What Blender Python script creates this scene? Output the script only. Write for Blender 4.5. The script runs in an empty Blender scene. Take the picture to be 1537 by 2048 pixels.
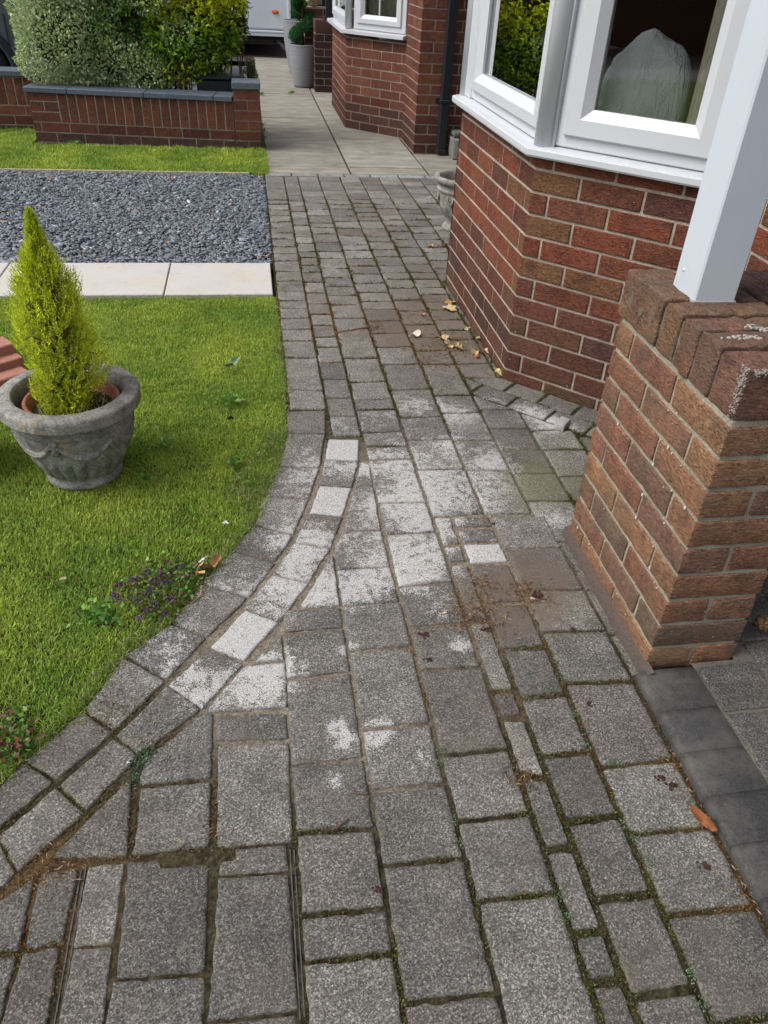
import bpy, math, random
import numpy as np
from mathutils import Vector, Matrix, noise

random.seed(7)
RNG = np.random.default_rng(11)
SC = bpy.context.scene
COL = SC.collection
# ------------------------------------------------------------------ camera
CAM_H = 1.36
RX = np.array([0.98314, -0.18276, 0.0])
FOC, PIT, YAW, ROL = 1535.373, 0.6258169, 0.183791, 0.0591777
_f = np.array([math.sin(YAW)*math.cos(PIT), math.cos(YAW)*math.cos(PIT), -math.sin(PIT)])
_r0 = np.array([math.cos(YAW), -math.sin(YAW), 0.0])
_u0 = np.cross(_r0, _f)
CR = math.cos(ROL)*_r0 + math.sin(ROL)*_u0
CU = -math.sin(ROL)*_r0 + math.cos(ROL)*_u0
cd = bpy.data.cameras.new('camera')
cam = bpy.data.objects.new('camera', cd)
COL.objects.link(cam)
m = Matrix.Identity(4)
for i in range(3):
    m[i][0] = CR[i]; m[i][1] = CU[i]; m[i][2] = -_f[i]
m[0][3], m[1][3], m[2][3] = 0, 0, CAM_H
cam.matrix_world = m
cd.sensor_fit = 'VERTICAL'; cd.sensor_height = 24.0; cd.lens = FOC/2048*24.0
cd.clip_start = 0.02; cd.clip_end = 400
SC.camera = cam
# ------------------------------------------------------------------ light
SUN_EL, SUN_AZ = math.radians(52), math.radians(-98)      # azimuth from +Y towards +X
w = bpy.data.worlds.new('World'); SC.world = w; w.use_nodes = True
nt = w.node_tree
bg = nt.nodes['Background']
sky = nt.nodes.new('ShaderNodeTexSky'); sky.sky_type = 'NISHITA'; sky.sun_disc = False
sky.sun_elevation = SUN_EL; sky.sun_rotation = SUN_AZ
sky.air_density = 1.0; sky.dust_density = 4.0; sky.ozone_density = 1.0
hs = nt.nodes.new('ShaderNodeHueSaturation'); hs.inputs['Saturation'].default_value = 0.34
nt.links.new(sky.outputs[0], hs.inputs['Color']); nt.links.new(hs.outputs[0], bg.inputs[0])
bg.inputs[1].default_value = 0.15
sl = bpy.data.lights.new('sun', 'SUN'); sl.energy = 0.95; sl.angle = math.radians(28); sl.color = (1.0, 0.965, 0.92)
so = bpy.data.objects.new('sun', sl); COL.objects.link(so)
sd = Vector((math.sin(SUN_AZ)*math.cos(SUN_EL), math.cos(SUN_AZ)*math.cos(SUN_EL), math.sin(SUN_EL)))
so.rotation_euler = sd.to_track_quat('Z', 'Y').to_euler()
SC.view_settings.view_transform = 'Standard'; SC.view_settings.look = 'None'
SC.view_settings.exposure = 0.62; SC.view_settings.gamma = 1.0
SC.cycles.max_bounces = 6; SC.cycles.diffuse_bounces = 3; SC.cycles.glossy_bounces = 4
SC.cycles.transparent_max_bounces = 12; SC.cycles.caustics_reflective = False; SC.cycles.caustics_refractive = False

# ------------------------------------------------------------------ helpers
def G(px, py, z=0.0):
    """ground point (world) of a point read off the photograph: the plan was surveyed this way"""
    d = _f + (px-768.5)/FOC*CR - (py-1024)/FOC*CU
    t = (z-CAM_H)/d[2]
    return (float(d[0]*t), float(d[1]*t))

def tag(o, label=None, cat=None, group=None, kind=None):
    if label: o['label'] = label
    if cat: o['category'] = cat
    if group: o['group'] = group
    if kind: o['kind'] = kind
    return o

def empty(name, loc=(0,0,0)):
    o = bpy.data.objects.new(name, None); COL.objects.link(o); o.location = loc
    o.empty_display_size = 0.05
    return o

def link(name, me, mat, parent=None):
    me.name = name
    o = bpy.data.objects.new(name, me); COL.objects.link(o)
    if mat: me.materials.append(mat)
    if parent is not None:
        o.parent = parent
        o.location = [-c for c in parent_world(parent)]
    return o

def parent_world(p):
    l = Vector(p.location)
    while p.parent is not None:
        p = p.parent; l += Vector(p.location)
    return l

def npmesh(V, F, cols=None, smooth=False):
    """V (N,3); F (M,k) array or list of such arrays"""
    me = bpy.data.meshes.new('m')
    V = np.asarray(V, np.float32)
    if not isinstance(F, list): F = [F]
    F = [np.asarray(f, np.int32) for f in F if len(f)]
    me.vertices.add(len(V)); me.vertices.foreach_set('co', V.ravel())
    nl = sum(f.size for f in F); npoly = sum(len(f) for f in F)
    me.loops.add(nl); me.loops.foreach_set('vertex_index', np.concatenate([f.ravel() for f in F]))
    me.polygons.add(npoly)
    tot = np.concatenate([np.full(len(f), f.shape[1], np.int32) for f in F])
    st = np.concatenate([[0], np.cumsum(tot)[:-1]]).astype(np.int32)
    me.polygons.foreach_set('loop_start', st)
    if smooth: me.polygons.foreach_set('use_smooth', np.ones(npoly, bool))
    me.update(calc_edges=True)
    if cols is not None: setcol(me, cols)
    return me

def setcol(me, cols, name='Col'):
    c = np.ones((len(me.vertices), 4), np.float32); cols = np.asarray(cols, np.float32)
    c[:, :cols.shape[1]] = cols
    a = me.color_attributes.new(name, 'FLOAT_COLOR', 'POINT')
    a.data.foreach_set('color', c.ravel())

class MB:
    def __init__(s): s.v = []; s.f = []; s.c = []; s.sm = []
    def add(s, vs, fs, col=(1,1,1), sm=False):
        b = len(s.v); s.v += [tuple(v) for v in vs]
        s.f += [tuple(i+b for i in f) for f in fs]
        s.sm += [sm]*len(fs)
        s.c += [tuple(col)]*len(vs)
    def box(s, x0, y0, z0, x1, y1, z1, col=(1,1,1), bev=0.0, M=None):
        if bev <= 0:
            vs = [(x,y,z) for z in (z0,z1) for y in (y0,y1) for x in (x0,x1)]
            fs = [(0,2,3,1),(4,5,7,6),(0,1,5,4),(2,6,7,3),(0,4,6,2),(1,3,7,5)]
        else:
            b = bev; vs = []; idx = {}
            X=(x0,x1);Y=(y0,y1);Z=(z0,z1)
            for i in (0,1):
                for j in (0,1):
                    for k in (0,1):
                        sx = b if i==0 else -b; sy = b if j==0 else -b; sz = b if k==0 else -b
                        idx[i,j,k,0]=len(vs); vs.append((X[i],Y[j]+sy,Z[k]+sz))
                        idx[i,j,k,1]=len(vs); vs.append((X[i]+sx,Y[j],Z[k]+sz))
                        idx[i,j,k,2]=len(vs); vs.append((X[i]+sx,Y[j]+sy,Z[k]))
            fs=[]
            for a in (0,1):
                o=[(0,0),(1,0),(1,1),(0,1)]
                r=[idx[a,p,q,0] for p,q in o]; fs.append(r if a else r[::-1])
                r=[idx[p,a,q,1] for p,q in o]; fs.append(r[::-1] if a else r)
                r=[idx[p,q,a,2] for p,q in o]; fs.append(r if a else r[::-1])
            for a in (0,1):
                for c2 in (0,1):
                    fs.append((idx[a,c2,0,0],idx[a,c2,1,0],idx[a,c2,1,1],idx[a,c2,0,1]))
                    fs.append((idx[a,0,c2,0],idx[a,1,c2,0],idx[a,1,c2,2],idx[a,0,c2,2]))
                    fs.append((idx[0,a,c2,1],idx[1,a,c2,1],idx[1,a,c2,2],idx[0,a,c2,2]))
            for i in (0,1):
                for j in (0,1):
                    for k in (0,1): fs.append((idx[i,j,k,0],idx[i,j,k,1],idx[i,j,k,2]))
        if M is not None: vs = [tuple(M @ Vector(v)) for v in vs]
        s.add(vs, fs, col)
    def tube(s, pts, rad, n=10, col=(1,1,1), caps=True):
        pts = [Vector(p) for p in pts]; vs=[]; fs=[]
        if not hasattr(rad,'__len__'): rad=[rad]*len(pts)
        up = Vector((0.01,0.02,1))
        for i,p in enumerate(pts):
            t = (pts[min(i+1,len(pts)-1)]-pts[max(i-1,0)]).normalized()
            a = t.cross(up)
            if a.length<.05: a = t.cross(Vector((1,0,0)))
            a.normalize(); b = t.cross(a)
            for k in range(n):
                an=2*math.pi*k/n; vs.append(p+float(rad[i])*(math.cos(an)*a+math.sin(an)*b))
        for i in range(len(pts)-1):
            for k in range(n):
                fs.append((i*n+k,i*n+(k+1)%n,(i+1)*n+(k+1)%n,(i+1)*n+k))
        if caps: fs.append(tuple(range(n))[::-1]); fs.append(tuple((len(pts)-1)*n+k for k in range(n)))
        s.add(vs,fs,col,True)
    def lathe(s, prof, c=(0,0,0), n=48, col=(1,1,1), rfun=None):
        vs=[];fs=[]
        for j,(r,z) in enumerate(prof):
            for k in range(n):
                a=2*math.pi*k/n; rr=r if rfun is None else rfun(r,z,a,j)
                vs.append((c[0]+rr*math.cos(a),c[1]+rr*math.sin(a),c[2]+z))
        for j in range(len(prof)-1):
            for k in range(n): fs.append((j*n+k,j*n+(k+1)%n,(j+1)*n+(k+1)%n,(j+1)*n+k))
        s.add(vs,fs,col,True)
    def prism(s, poly, z0, z1, col=(1,1,1)):
        n=len(poly); vs=[(x,y,z0) for x,y in poly]+[(x,y,z1) for x,y in poly]
        fs=[tuple(range(n))[::-1],tuple(range(n,2*n))]+[(i,(i+1)%n,n+(i+1)%n,n+i) for i in range(n)]
        s.add(vs,fs,col)
    def build(s, name, mat, parent=None):
        me = bpy.data.meshes.new(name); me.from_pydata(s.v,[],s.f); me.update()
        me.polygons.foreach_set('use_smooth', np.array(s.sm,bool))
        setcol(me, np.array(s.c)); 
        return link(name, me, mat, parent)

# ------------------------------------------------------------------ materials
class NT:
    def __init__(s, name, rough=0.8, spec=0.3):
        s.m = bpy.data.materials.new(name); s.m.use_nodes=True; s.t=s.m.node_tree
        s.p = s.t.nodes['Principled BSDF']; s.p.inputs['Roughness'].default_value=rough
        s.p.inputs['Specular IOR Level'].default_value=spec
        s.tc = s.n('ShaderNodeTexCoord'); s.pos = s.tc.outputs['Object']
    def n(s, t, **k):
        x=s.t.nodes.new(t)
        for a,b in k.items(): setattr(x,a,b)
        return x
    def l(s,a,b): s.t.links.new(a,b)
    def map(s, scale=(1,1,1), rot=(0,0,0)):
        x=s.n('ShaderNodeMapping'); x.inputs['Scale'].default_value=scale; x.inputs['Rotation'].default_value=rot
        s.l(s.pos,x.inputs[0]); return x.outputs[0]
    def noise(s, scale, detail=3, rough=.55, vec=None, dist=0.0):
        x=s.n('ShaderNodeTexNoise'); x.inputs['Scale'].default_value=scale; x.inputs['Detail'].default_value=detail
        x.inputs['Roughness'].default_value=rough; x.inputs['Distortion'].default_value=dist
        s.l(vec or s.pos,x.inputs['Vector']); return x.outputs['Fac']
    def voro(s, scale, vec=None, feature='F1'):
        x=s.n('ShaderNodeTexVoronoi'); x.feature=feature; x.inputs['Scale'].default_value=scale
        s.l(vec or s.pos,x.inputs['Vector']); return x
    def ramp(s, fac, stops, interp='LINEAR'):
        x=s.n('ShaderNodeValToRGB'); x.color_ramp.interpolation=interp
        e=x.color_ramp.elements
        while len(e)<len(stops): e.new(0.5)
        for q,(p,c) in zip(e,stops):
            q.position=p; q.color=(c,c,c,1) if not hasattr(c,'__len__') else (*c,1)
        s.l(fac,x.inputs[0]); return x.outputs[0]
    def mix(s, fac, a, b, mode='MIX'):
        x=s.n('ShaderNodeMix',data_type='RGBA',blend_type=mode)
        for i,v in ((0,fac),(6,a),(7,b)):
            if hasattr(v,'links') or hasattr(v,'is_linked'): s.l(v,x.inputs[i])
            elif i==0: x.inputs[0].default_value=v
            else: x.inputs[i].default_value=(*v,1) if hasattr(v,'__len__') else (v,v,v,1)
        return x.outputs[2]
    def math(s, op, a, b=None, clamp=False):
        x=s.n('ShaderNodeMath',operation=op); x.use_clamp=clamp
        for i,v in ((0,a),(1,b)):
            if v is None: continue
            if hasattr(v,'is_linked'): s.l(v,x.inputs[i])
            else: x.inputs[i].default_value=v
        return x.outputs[0]
    def attr(s, name='Col'):
        x=s.n('ShaderNodeAttribute'); x.attribute_name=name; return x
    def bump(s, h, dist, strength=1.0, prev=None):
        x=s.n('ShaderNodeBump'); x.inputs['Distance'].default_value=dist; x.inputs['Strength'].default_value=strength
        s.l(h,x.inputs['Height'])
        if prev is not None: s.l(prev,x.inputs['Normal'])
        return x.outputs[0]
    def out(s, col=None, nrm=None, rough=None):
        if col is not None:
            if hasattr(col,'is_linked'): s.l(col,s.p.inputs['Base Color'])
            else: s.p.inputs['Base Color'].default_value=(*col,1)
        if nrm is not None: s.l(nrm,s.p.inputs['Normal'])
        if rough is not None: s.l(rough,s.p.inputs['Roughness'])
        return s.m

def mat_paver():
    t=NT('exposed_aggregate_concrete',.85,.25); A=t.attr(); F=t.attr('Fld')
    sep=t.n('ShaderNodeSeparateColor'); t.l(F.outputs['Color'],sep.inputs[0])
    wht,dirt,moss=sep.outputs[0],sep.outputs[1],sep.outputs[2]
    n1=t.noise(230,3,.62); n2=t.noise(480,2,.6); n3=t.noise(9,4,.6)
    vz=t.voro(400); vs_=t.n('ShaderNodeSeparateColor'); t.l(vz.outputs['Color'],vs_.inputs[0])
    sp=t.mix(1.0,t.ramp(vs_.outputs[0],[(0,.42),(.30,.64),(.62,1.0),(.85,1.45),(.97,2.1)]),t.ramp(n1,[(.34,.62),(.5,1.0),(.66,1.4)]),'MULTIPLY')
    c=t.mix(1.0,A.outputs['Color'],sp,'MULTIPLY')
    c=t.mix(t.ramp(n2,[(.62,0),(.72,.55)]),c,(.50,.48,.43))
    v=t.voro(150); c=t.mix(t.ramp(v.outputs['Distance'],[(.14,.75),(.26,0)]),c,t.mix(.5,v.outputs['Color'],(.42,.40,.36),'MIX'),'MIX') if False else c
    c=t.mix(1.0,c,t.ramp(n3,[(.3,.74),(.7,1.24)]),'MULTIPLY')
    c=t.mix(t.ramp(t.noise(19,5,.75),[(.53,0),(.70,.62)]),c,(.050,.049,.052))
    c=t.mix(t.ramp(t.noise(3.2,5,.7),[(.48,0),(.72,.36)]),c,(.150,.122,.092))
    c=t.mix(t.ramp(t.noise(41,4,.75),[(.60,0),(.74,.5)]),c,(.22,.205,.175))
    # pale lichen / old paint flaking off the stone
    n4=t.noise(34,6,.80); n5=t.noise(260,3,.7)
    q=t.math('ADD',t.math('MULTIPLY',n4,.62),t.math('MULTIPLY',n5,.50))
    q=t.math('ADD',q,t.math('MULTIPLY',wht,.27))
    msk=t.ramp(q,[(.700,0),(.745,1)])
    msk=t.math('MULTIPLY',msk,t.ramp(n2,[(.50,1),(.585,.15)]))
    c=t.mix(t.math('MULTIPLY',msk,.88),c,t.mix(n1,(.42,.415,.41),(.66,.66,.665)))
    # soil film
    n6=t.noise(34,5,.7)
    c=t.mix(t.math('MULTIPLY',t.ramp(t.math('ADD',n6,t.math('MULTIPLY',dirt,.46)),[(.56,0),(.96,1)]),.70),c,(.125,.095,.072))
    c=t.mix(t.math('MULTIPLY',t.ramp(t.math('ADD',n6,t.math('MULTIPLY',moss,.42)),[(.66,0),(1.0,1)]),.5),c,(.13,.135,.065))
    b=t.bump(n1,.0022,.75); b=t.bump(n4,.002,.35,b)
    return t.out(c,b)

def mat_joint():
    t=NT('joint_fill',.95,.1); A=t.attr()
    n=t.noise(160,4,.7); n2=t.noise(500,2)
    c=t.mix(1.0,A.outputs['Color'],t.ramp(n,[(.3,.35),(.7,1.6)]),'MULTIPLY')
    return t.out(c,t.bump(n,.006,.9,t.bump(n2,.002,.6)))

def mat_brick(name='rustic_brick', dust=0.0):
    t=NT(name,.93,.10); A=t.attr()
    n1=t.noise(14,4,.6); n2=t.noise(420,2,.6)
    wv=t.map((80,80,215)); n3=t.noise(1,3,.6,wv,.9)
    c=A.outputs['Color']
    c=t.mix(t.ramp(n1,[(.48,0),(.72,.65)]),c,(.085,.040,.036))
    c=t.mix(t.ramp(t.noise(23,3,.6),[(.55,0),(.75,.4)]),c,(.19,.085,.035))
    c=t.mix(1.0,c,t.ramp(n3,[(.32,.50),(.5,1.0),(.67,1.42)]),'MULTIPLY')
    c=t.mix(t.ramp(n2,[(.66,0),(.74,.5)]),c,(.32,.24,.20))
    sp=t.voro(19); c=t.mix(t.ramp(sp.outputs['Distance'],[(.035,.8),(.06,0)]),c,(.52,.50,.47))
    if dust:
        sz=t.n('ShaderNodeSeparateXYZ'); t.l(t.pos,sz.inputs[0])
        wx=t.math('MULTIPLY',t.math('GREATER_THAN',sz.outputs[2],.766),t.ramp(t.noise(24,4,.7),[(.35,.15),(.65,.7)]))
        c=t.mix(wx,c,t.mix(t.noise(60,3),(.050,.036,.034),(.125,.070,.055)))
        c=t.mix(t.ramp(t.noise(9,4,.65),[(.52,0),(.68,.5)]),c,(.125,.098,.078))
        c=t.mix(t.math('MULTIPLY',t.ramp(t.noise(210,4,.75),[(.42,0),(.62,1)]),dust),c,(.285,.225,.175))
        c=t.mix(t.ramp(t.noise(6,4,.6),[(.50,0),(.72,.38)]),c,(.15,.135,.085))
    b=t.bump(n3,.012,1.0); b=t.bump(n2,.0025,.8,b)
    return t.out(c,b)

def mat_mortar(col=(.33,.27,.215)):
    t=NT('mortar',.95,.1); n=t.noise(240,3,.65); n1=t.noise(12,3)
    c=t.mix(1.0,t.mix(1.0,col,t.ramp(n,[(.3,.62),(.7,1.3)]),'MULTIPLY'),t.ramp(n1,[(.3,.75),(.7,1.15)]),'MULTIPLY')
    return t.out(c,t.bump(n,.003,.8))

def mat_plain(name,col,rough=.5,spec=.4,bumps=None,var=0.0,vs=8,metal=0.0):
    t=NT(name,rough,spec); t.p.inputs['Metallic'].default_value=metal
    c=col
    if var: c=t.mix(1.0,col,t.ramp(t.noise(vs,4,.6),[(.25,1-var),(.75,1+var)]),'MULTIPLY')
    nn=t.bump(t.noise(bumps[0],3),bumps[1],.8) if bumps else None
    return t.out(c,nn)

def mat_upvc():
    t=NT('white_upvc',.28,.45)
    n=t.noise(5,4,.6); s=t.noise(1,3,.6,t.map((6,6,.8)))
    c=t.mix(t.ramp(n,[(.5,0),(.8,.3)]),(.555,.575,.605),(.47,.47,.46))
    c=t.mix(t.ramp(t.noise(300,2),[(.70,0),(.76,.5)]),c,(.40,.36,.32))
    return t.out(c,t.bump(s,.001,.15))

def mat_leaf(name,rough=.45,trans=.25,spec=.3):
    t=NT(name,rough,spec); A=t.attr()
    c=t.mix(1.0,A.outputs['Color'],t.ramp(t.noise(60,2),[(.3,.85),(.7,1.15)]),'MULTIPLY')
    t.l(c,t.p.inputs['Base Color'])
    tr=t.n('ShaderNodeBsdfTranslucent'); t.l(c,tr.inputs['Color'])
    mx=t.n('ShaderNodeMixShader'); mx.inputs[0].default_value=trans
    t.l(t.p.outputs[0],mx.inputs[1]); t.l(tr.outputs[0],mx.inputs[2])
    t.l(mx.outputs[0],t.t.nodes['Material Output'].inputs[0]); return t.m

def mat_vcol(name,rough=.8,spec=.25,bs=120,bd=.001,lo=.75,hi=1.25):
    t=NT(name,rough,spec); A=t.attr(); n=t.noise(bs,4,.6)
    c=t.mix(1.0,A.outputs['Color'],t.ramp(n,[(.3,lo),(.7,hi)]),'MULTIPLY')
    return t.out(c,t.bump(n,bd,.8))

def mat_stone_pot():
    t=NT('weathered_cast_stone',.93,.15); n=t.noise(18,5,.65); n2=t.noise(170,3,.6); n3=t.noise(7,3)
    g=t.n('ShaderNodeNewGeometry')
    c=t.ramp(n,[(.32,(.12,.118,.110)),(.48,(.20,.195,.178)),(.68,(.31,.30,.275))])
    c=t.mix(1.0,c,t.ramp(n2,[(.3,.6),(.7,1.45)]),'MULTIPLY')
    c=t.mix(t.ramp(t.noise(11,3,.5),[(.62,0),(.70,.6)]),c,(.33,.24,.12))
    return t.out(c,t.bump(n2,.0035,.8,t.bump(n,.003,.4)))

def mat_glass():
    t=NT('window_glass',.0,.5); 
    gl=t.n('ShaderNodeBsdfGlossy'); gl.inputs['Roughness'].default_value=.015
    tp=t.n('ShaderNodeBsdfTransparent'); tp.inputs[0].default_value=(.95,.97,.96,1)
    fr=t.n('ShaderNodeFresnel'); fr.inputs[0].default_value=1.62
    a=t.math('MULTIPLY',fr.outputs[0],2.6,True)
    mx=t.n('ShaderNodeMixShader'); t.l(a,mx.inputs[0]); t.l(tp.outputs[0],mx.inputs[1]); t.l(gl.outputs[0],mx.inputs[2])
    t.l(mx.outputs[0],t.t.nodes['Material Output'].inputs[0]); return t.m

M_PAV=mat_paver(); M_JNT=mat_joint(); M_BRK=mat_brick(); M_BRKP=mat_brick('weathered_brick',dust=.26); M_MOR=mat_mortar((.41,.34,.275)); M_MORD=mat_mortar((.34,.31,.235))
M_UP=mat_upvc(); M_GLASS=mat_glass(); M_POT=mat_stone_pot()
M_LEAF=mat_leaf('leaf'); M_GRASS=mat_leaf('grass_blade',.55,.3,.2)
M_VC=mat_vcol('tinted_surface'); M_DRY=mat_vcol('dry_leaf',.8,.15,40,.003,.7,1.25)
M_BLACKP=mat_plain('black_plastic',(.014,.016,.022),.42,.4,(60,.0006))
M_SLATE=mat_vcol('slate',.8,.2,60,.0015,.7,1.35)
M_DARK=mat_plain('dark_interior',(.02,.018,.018),.9,.1)

# ------------------------------------------------------------------ fields over the paving (stains that belong to the stones)
def blobf(L):
    out=[]
    for px,py,r,a in L:
        x,y=G(px,py); out.append((x,y,r,a))
    return out
WB=blobf([(560,1190,.10,.45),(600,1010,.08,.45),(440,1180,.08,.25),(300,1360,.09,.3),(640,860,.07,.4),(870,800,.10,.35),(760,840,.12,.35),(1000,800,.10,.35),(1060,1090,.08,.35),(950,1010,.10,.35),(790,1010,.34,.24),(640,1080,.2,.22),(930,960,.25,.18),(500,1330,.12,.2),(980,860,.2,.16),(835,815,.085,.75),(925,830,.07,.75),(700,858,.06,.45),(800,925,.10,1.0),(860,985,.10,.62),(755,1010,.06,.6),(830,1030,.10,.9),
 (820,1110,.11,1.15),(900,1075,.06,.5),(720,1170,.085,1.0),(760,1140,.06,.8),(830,1165,.05,.85),(640,1180,.06,.8),(640,935,.07,.8),(690,940,.05,.7),(730,935,.04,.9),
 (640,1080,.06,.85),(560,1160,.08,.75),(600,1120,.05,.8),(560,1085,.07,.8),(500,1370,.09,1.1),(545,1330,.05,.9),(340,1280,.07,.75),(370,1340,.05,.95),(395,1390,.05,.8),
 (700,1300,.035,.9),(690,1480,.035,1.1),(675,1450,.025,.9),(668,1560,.018,1.1),(770,1460,.035,.8),(845,1520,.03,.85),(745,1480,.03,.7),
 (925,1290,.035,.85),(880,1215,.05,.5),(980,930,.09,.6),(1010,975,.07,.5),(1110,1040,.07,.7),(900,890,.06,.5),(1090,845,.07,.85),(1060,820,.06,.6),
 (615,900,.05,.55),(590,960,.06,.4),(700,700,.05,.15),(600,365,.15,.35),(560,800,.05,.2),
 (1050,1300,.04,.35),(1085,905,.05,.25),(850,395,.10,.5),(640,420,.07,.4),(1120,850,.05,.8)])
DB=blobf([(1060,1190,.085,1.1),(1030,1170,.13,.75),(1090,1150,.10,.7),(1070,1230,.10,.6),(850,650,.25,.75),(900,680,.2,.8),(800,660,.2,.6),(860,610,.2,.5),(960,690,.15,.6),
 (640,600,.25,.3),(1000,1230,.08,.6),(940,1200,.05,.6),(430,1470,.06,.25),(1400,1560,.06,.5),(1380,1500,.05,.5),(880,560,.2,.5),(990,760,.12,.35),(250,1560,.06,.2)])
MBL=blobf([(1050,1000,.14,.75),(1110,960,.14,.7),(1150,880,.15,.55),(1060,930,.12,.5),(890,620,.12,.55),(950,745,.12,.4),(880,830,.1,.25)])
TAN=blobf([(820,1000,.35,.95),(700,1180,.35,.95),(560,1300,.25,.9),(640,1440,.15,.7),(900,1180,.25,.7),(760,1500,.12,.6),(500,1420,.12,.7),(620,950,.2,.8),(1050,1080,.25,.7),(1000,900,.25,.6),(800,1580,.06,.5)])
def field(B,x,y):
    s=np.zeros_like(x)
    for bx,by,r,a in B:
        s=s+a*np.exp(-(((x-bx)**2+(y-by)**2)/(r*r)))
    return np.clip(s,0,1.4)

# ------------------------------------------------------------------ ground sheets
def sheet(name,poly,z,mat,kind='structure',col=(1,1,1),parent=None):
    b=MB(); b.add([(x,y,z) for x,y in poly],[tuple(range(len(poly)))],col)
    o=b.build(name,mat,parent)
    if kind: o['kind']=kind
    return o
t=NT('tarmac',.9,.2); M_TAR=t.out(t.mix(1.0,(.085,.085,.085),t.ramp(t.noise(90,4,.7),[(.3,.6),(.7,1.5)]),'MULTIPLY'),t.bump(t.noise(200,3),.004,.8))
sheet('ground',[(-150,-150),(150,-150),(150,150),(-150,150)],-.075,M_TAR)
t=NT('soil',.97,.1); M_SOIL=t.out(t.mix(t.noise(30,4,.6),(.035,.025,.017),(.065,.050,.028)),t.bump(t.noise(80,4,.7),.01,.9))

# lawn outline along the curved edging
EDGE=[(570,700),(572,800),(573,862),(567,900),(556,935),(543,965),(527,993),(516,1030),(500,1058),(470,1092),(440,1125),(404,1160),(372,1203),(335,1246),(290,1280),(247,1312),(205,1362),(165,1415),(110,1468),(47,1520),(0,1575),(-60,1640),(-140,1750),(-250,1900)]
EDGE_W=[(.082,3.66),(.090,3.2)]+[G(*p) for p in EDGE]
LAWN=[( -3.6,3.655),(.08,3.655)]+EDGE_W[1:]+[(-1.2,.1),(-3.6,-1.2)]
sheet('lawn_soil',LAWN,-.012,M_SOIL)
sheet('strip_soil',[(-3.6,6.16),(.098,6.16),(.098,7.2),(-1.6,7.3),(-3.6,7.8)],-.012,M_SOIL)

# ------------------------------------------------------------------ the block path
def clip(poly,a,b,c):
    """keep a*x+b*y<=c"""
    out=[]
    n=len(poly)
    for i in range(n):
        p=poly[i];q=poly[(i+1)%n]
        dp=a*p[0]+b*p[1]-c; dq=a*q[0]+b*q[1]-c
        if dp<=0: out.append(p)
        if dp*dq<0:
            t_=dp/(dp-dq); out.append((p[0]+t_*(q[0]-p[0]),p[1]+t_*(q[1]-p[1])))
    return out
def area(p): return .5*sum(p[i][0]*p[(i+1)%len(p)][1]-p[(i+1)%len(p)][0]*p[i][1] for i in range(len(p)))
def inset(poly,d):
    n=len(poly); cx=sum(p[0] for p in poly)/n; cy=sum(p[1] for p in poly)/n
    if area(poly)<0: poly=poly[::-1]
    out=[]
    for i in range(n):
        p0=Vector(poly[i-1]);p=Vector(poly[i]);p1=Vector(poly[(i+1)%n])
        e0=(p-p0).normalized(); e1=(p1-p).normalized()
        n0=Vector((-e0.y,e0.x)); n1=Vector((-e1.y,e1.x))
        b=(n0+n1); k=max(.35,1+n0.dot(n1)); q=p+b*(d/k)
        out.append((q.x,q.y))
    return out
PV=[];PF3=[];PF4=[];PC=[];PFL=[];SEG=[]
STONE=[(.128,.123,.111),(.140,.135,.122),(.108,.105,.098),(.152,.147,.132),(.120,.113,.100),(.100,.095,.089)]
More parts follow.
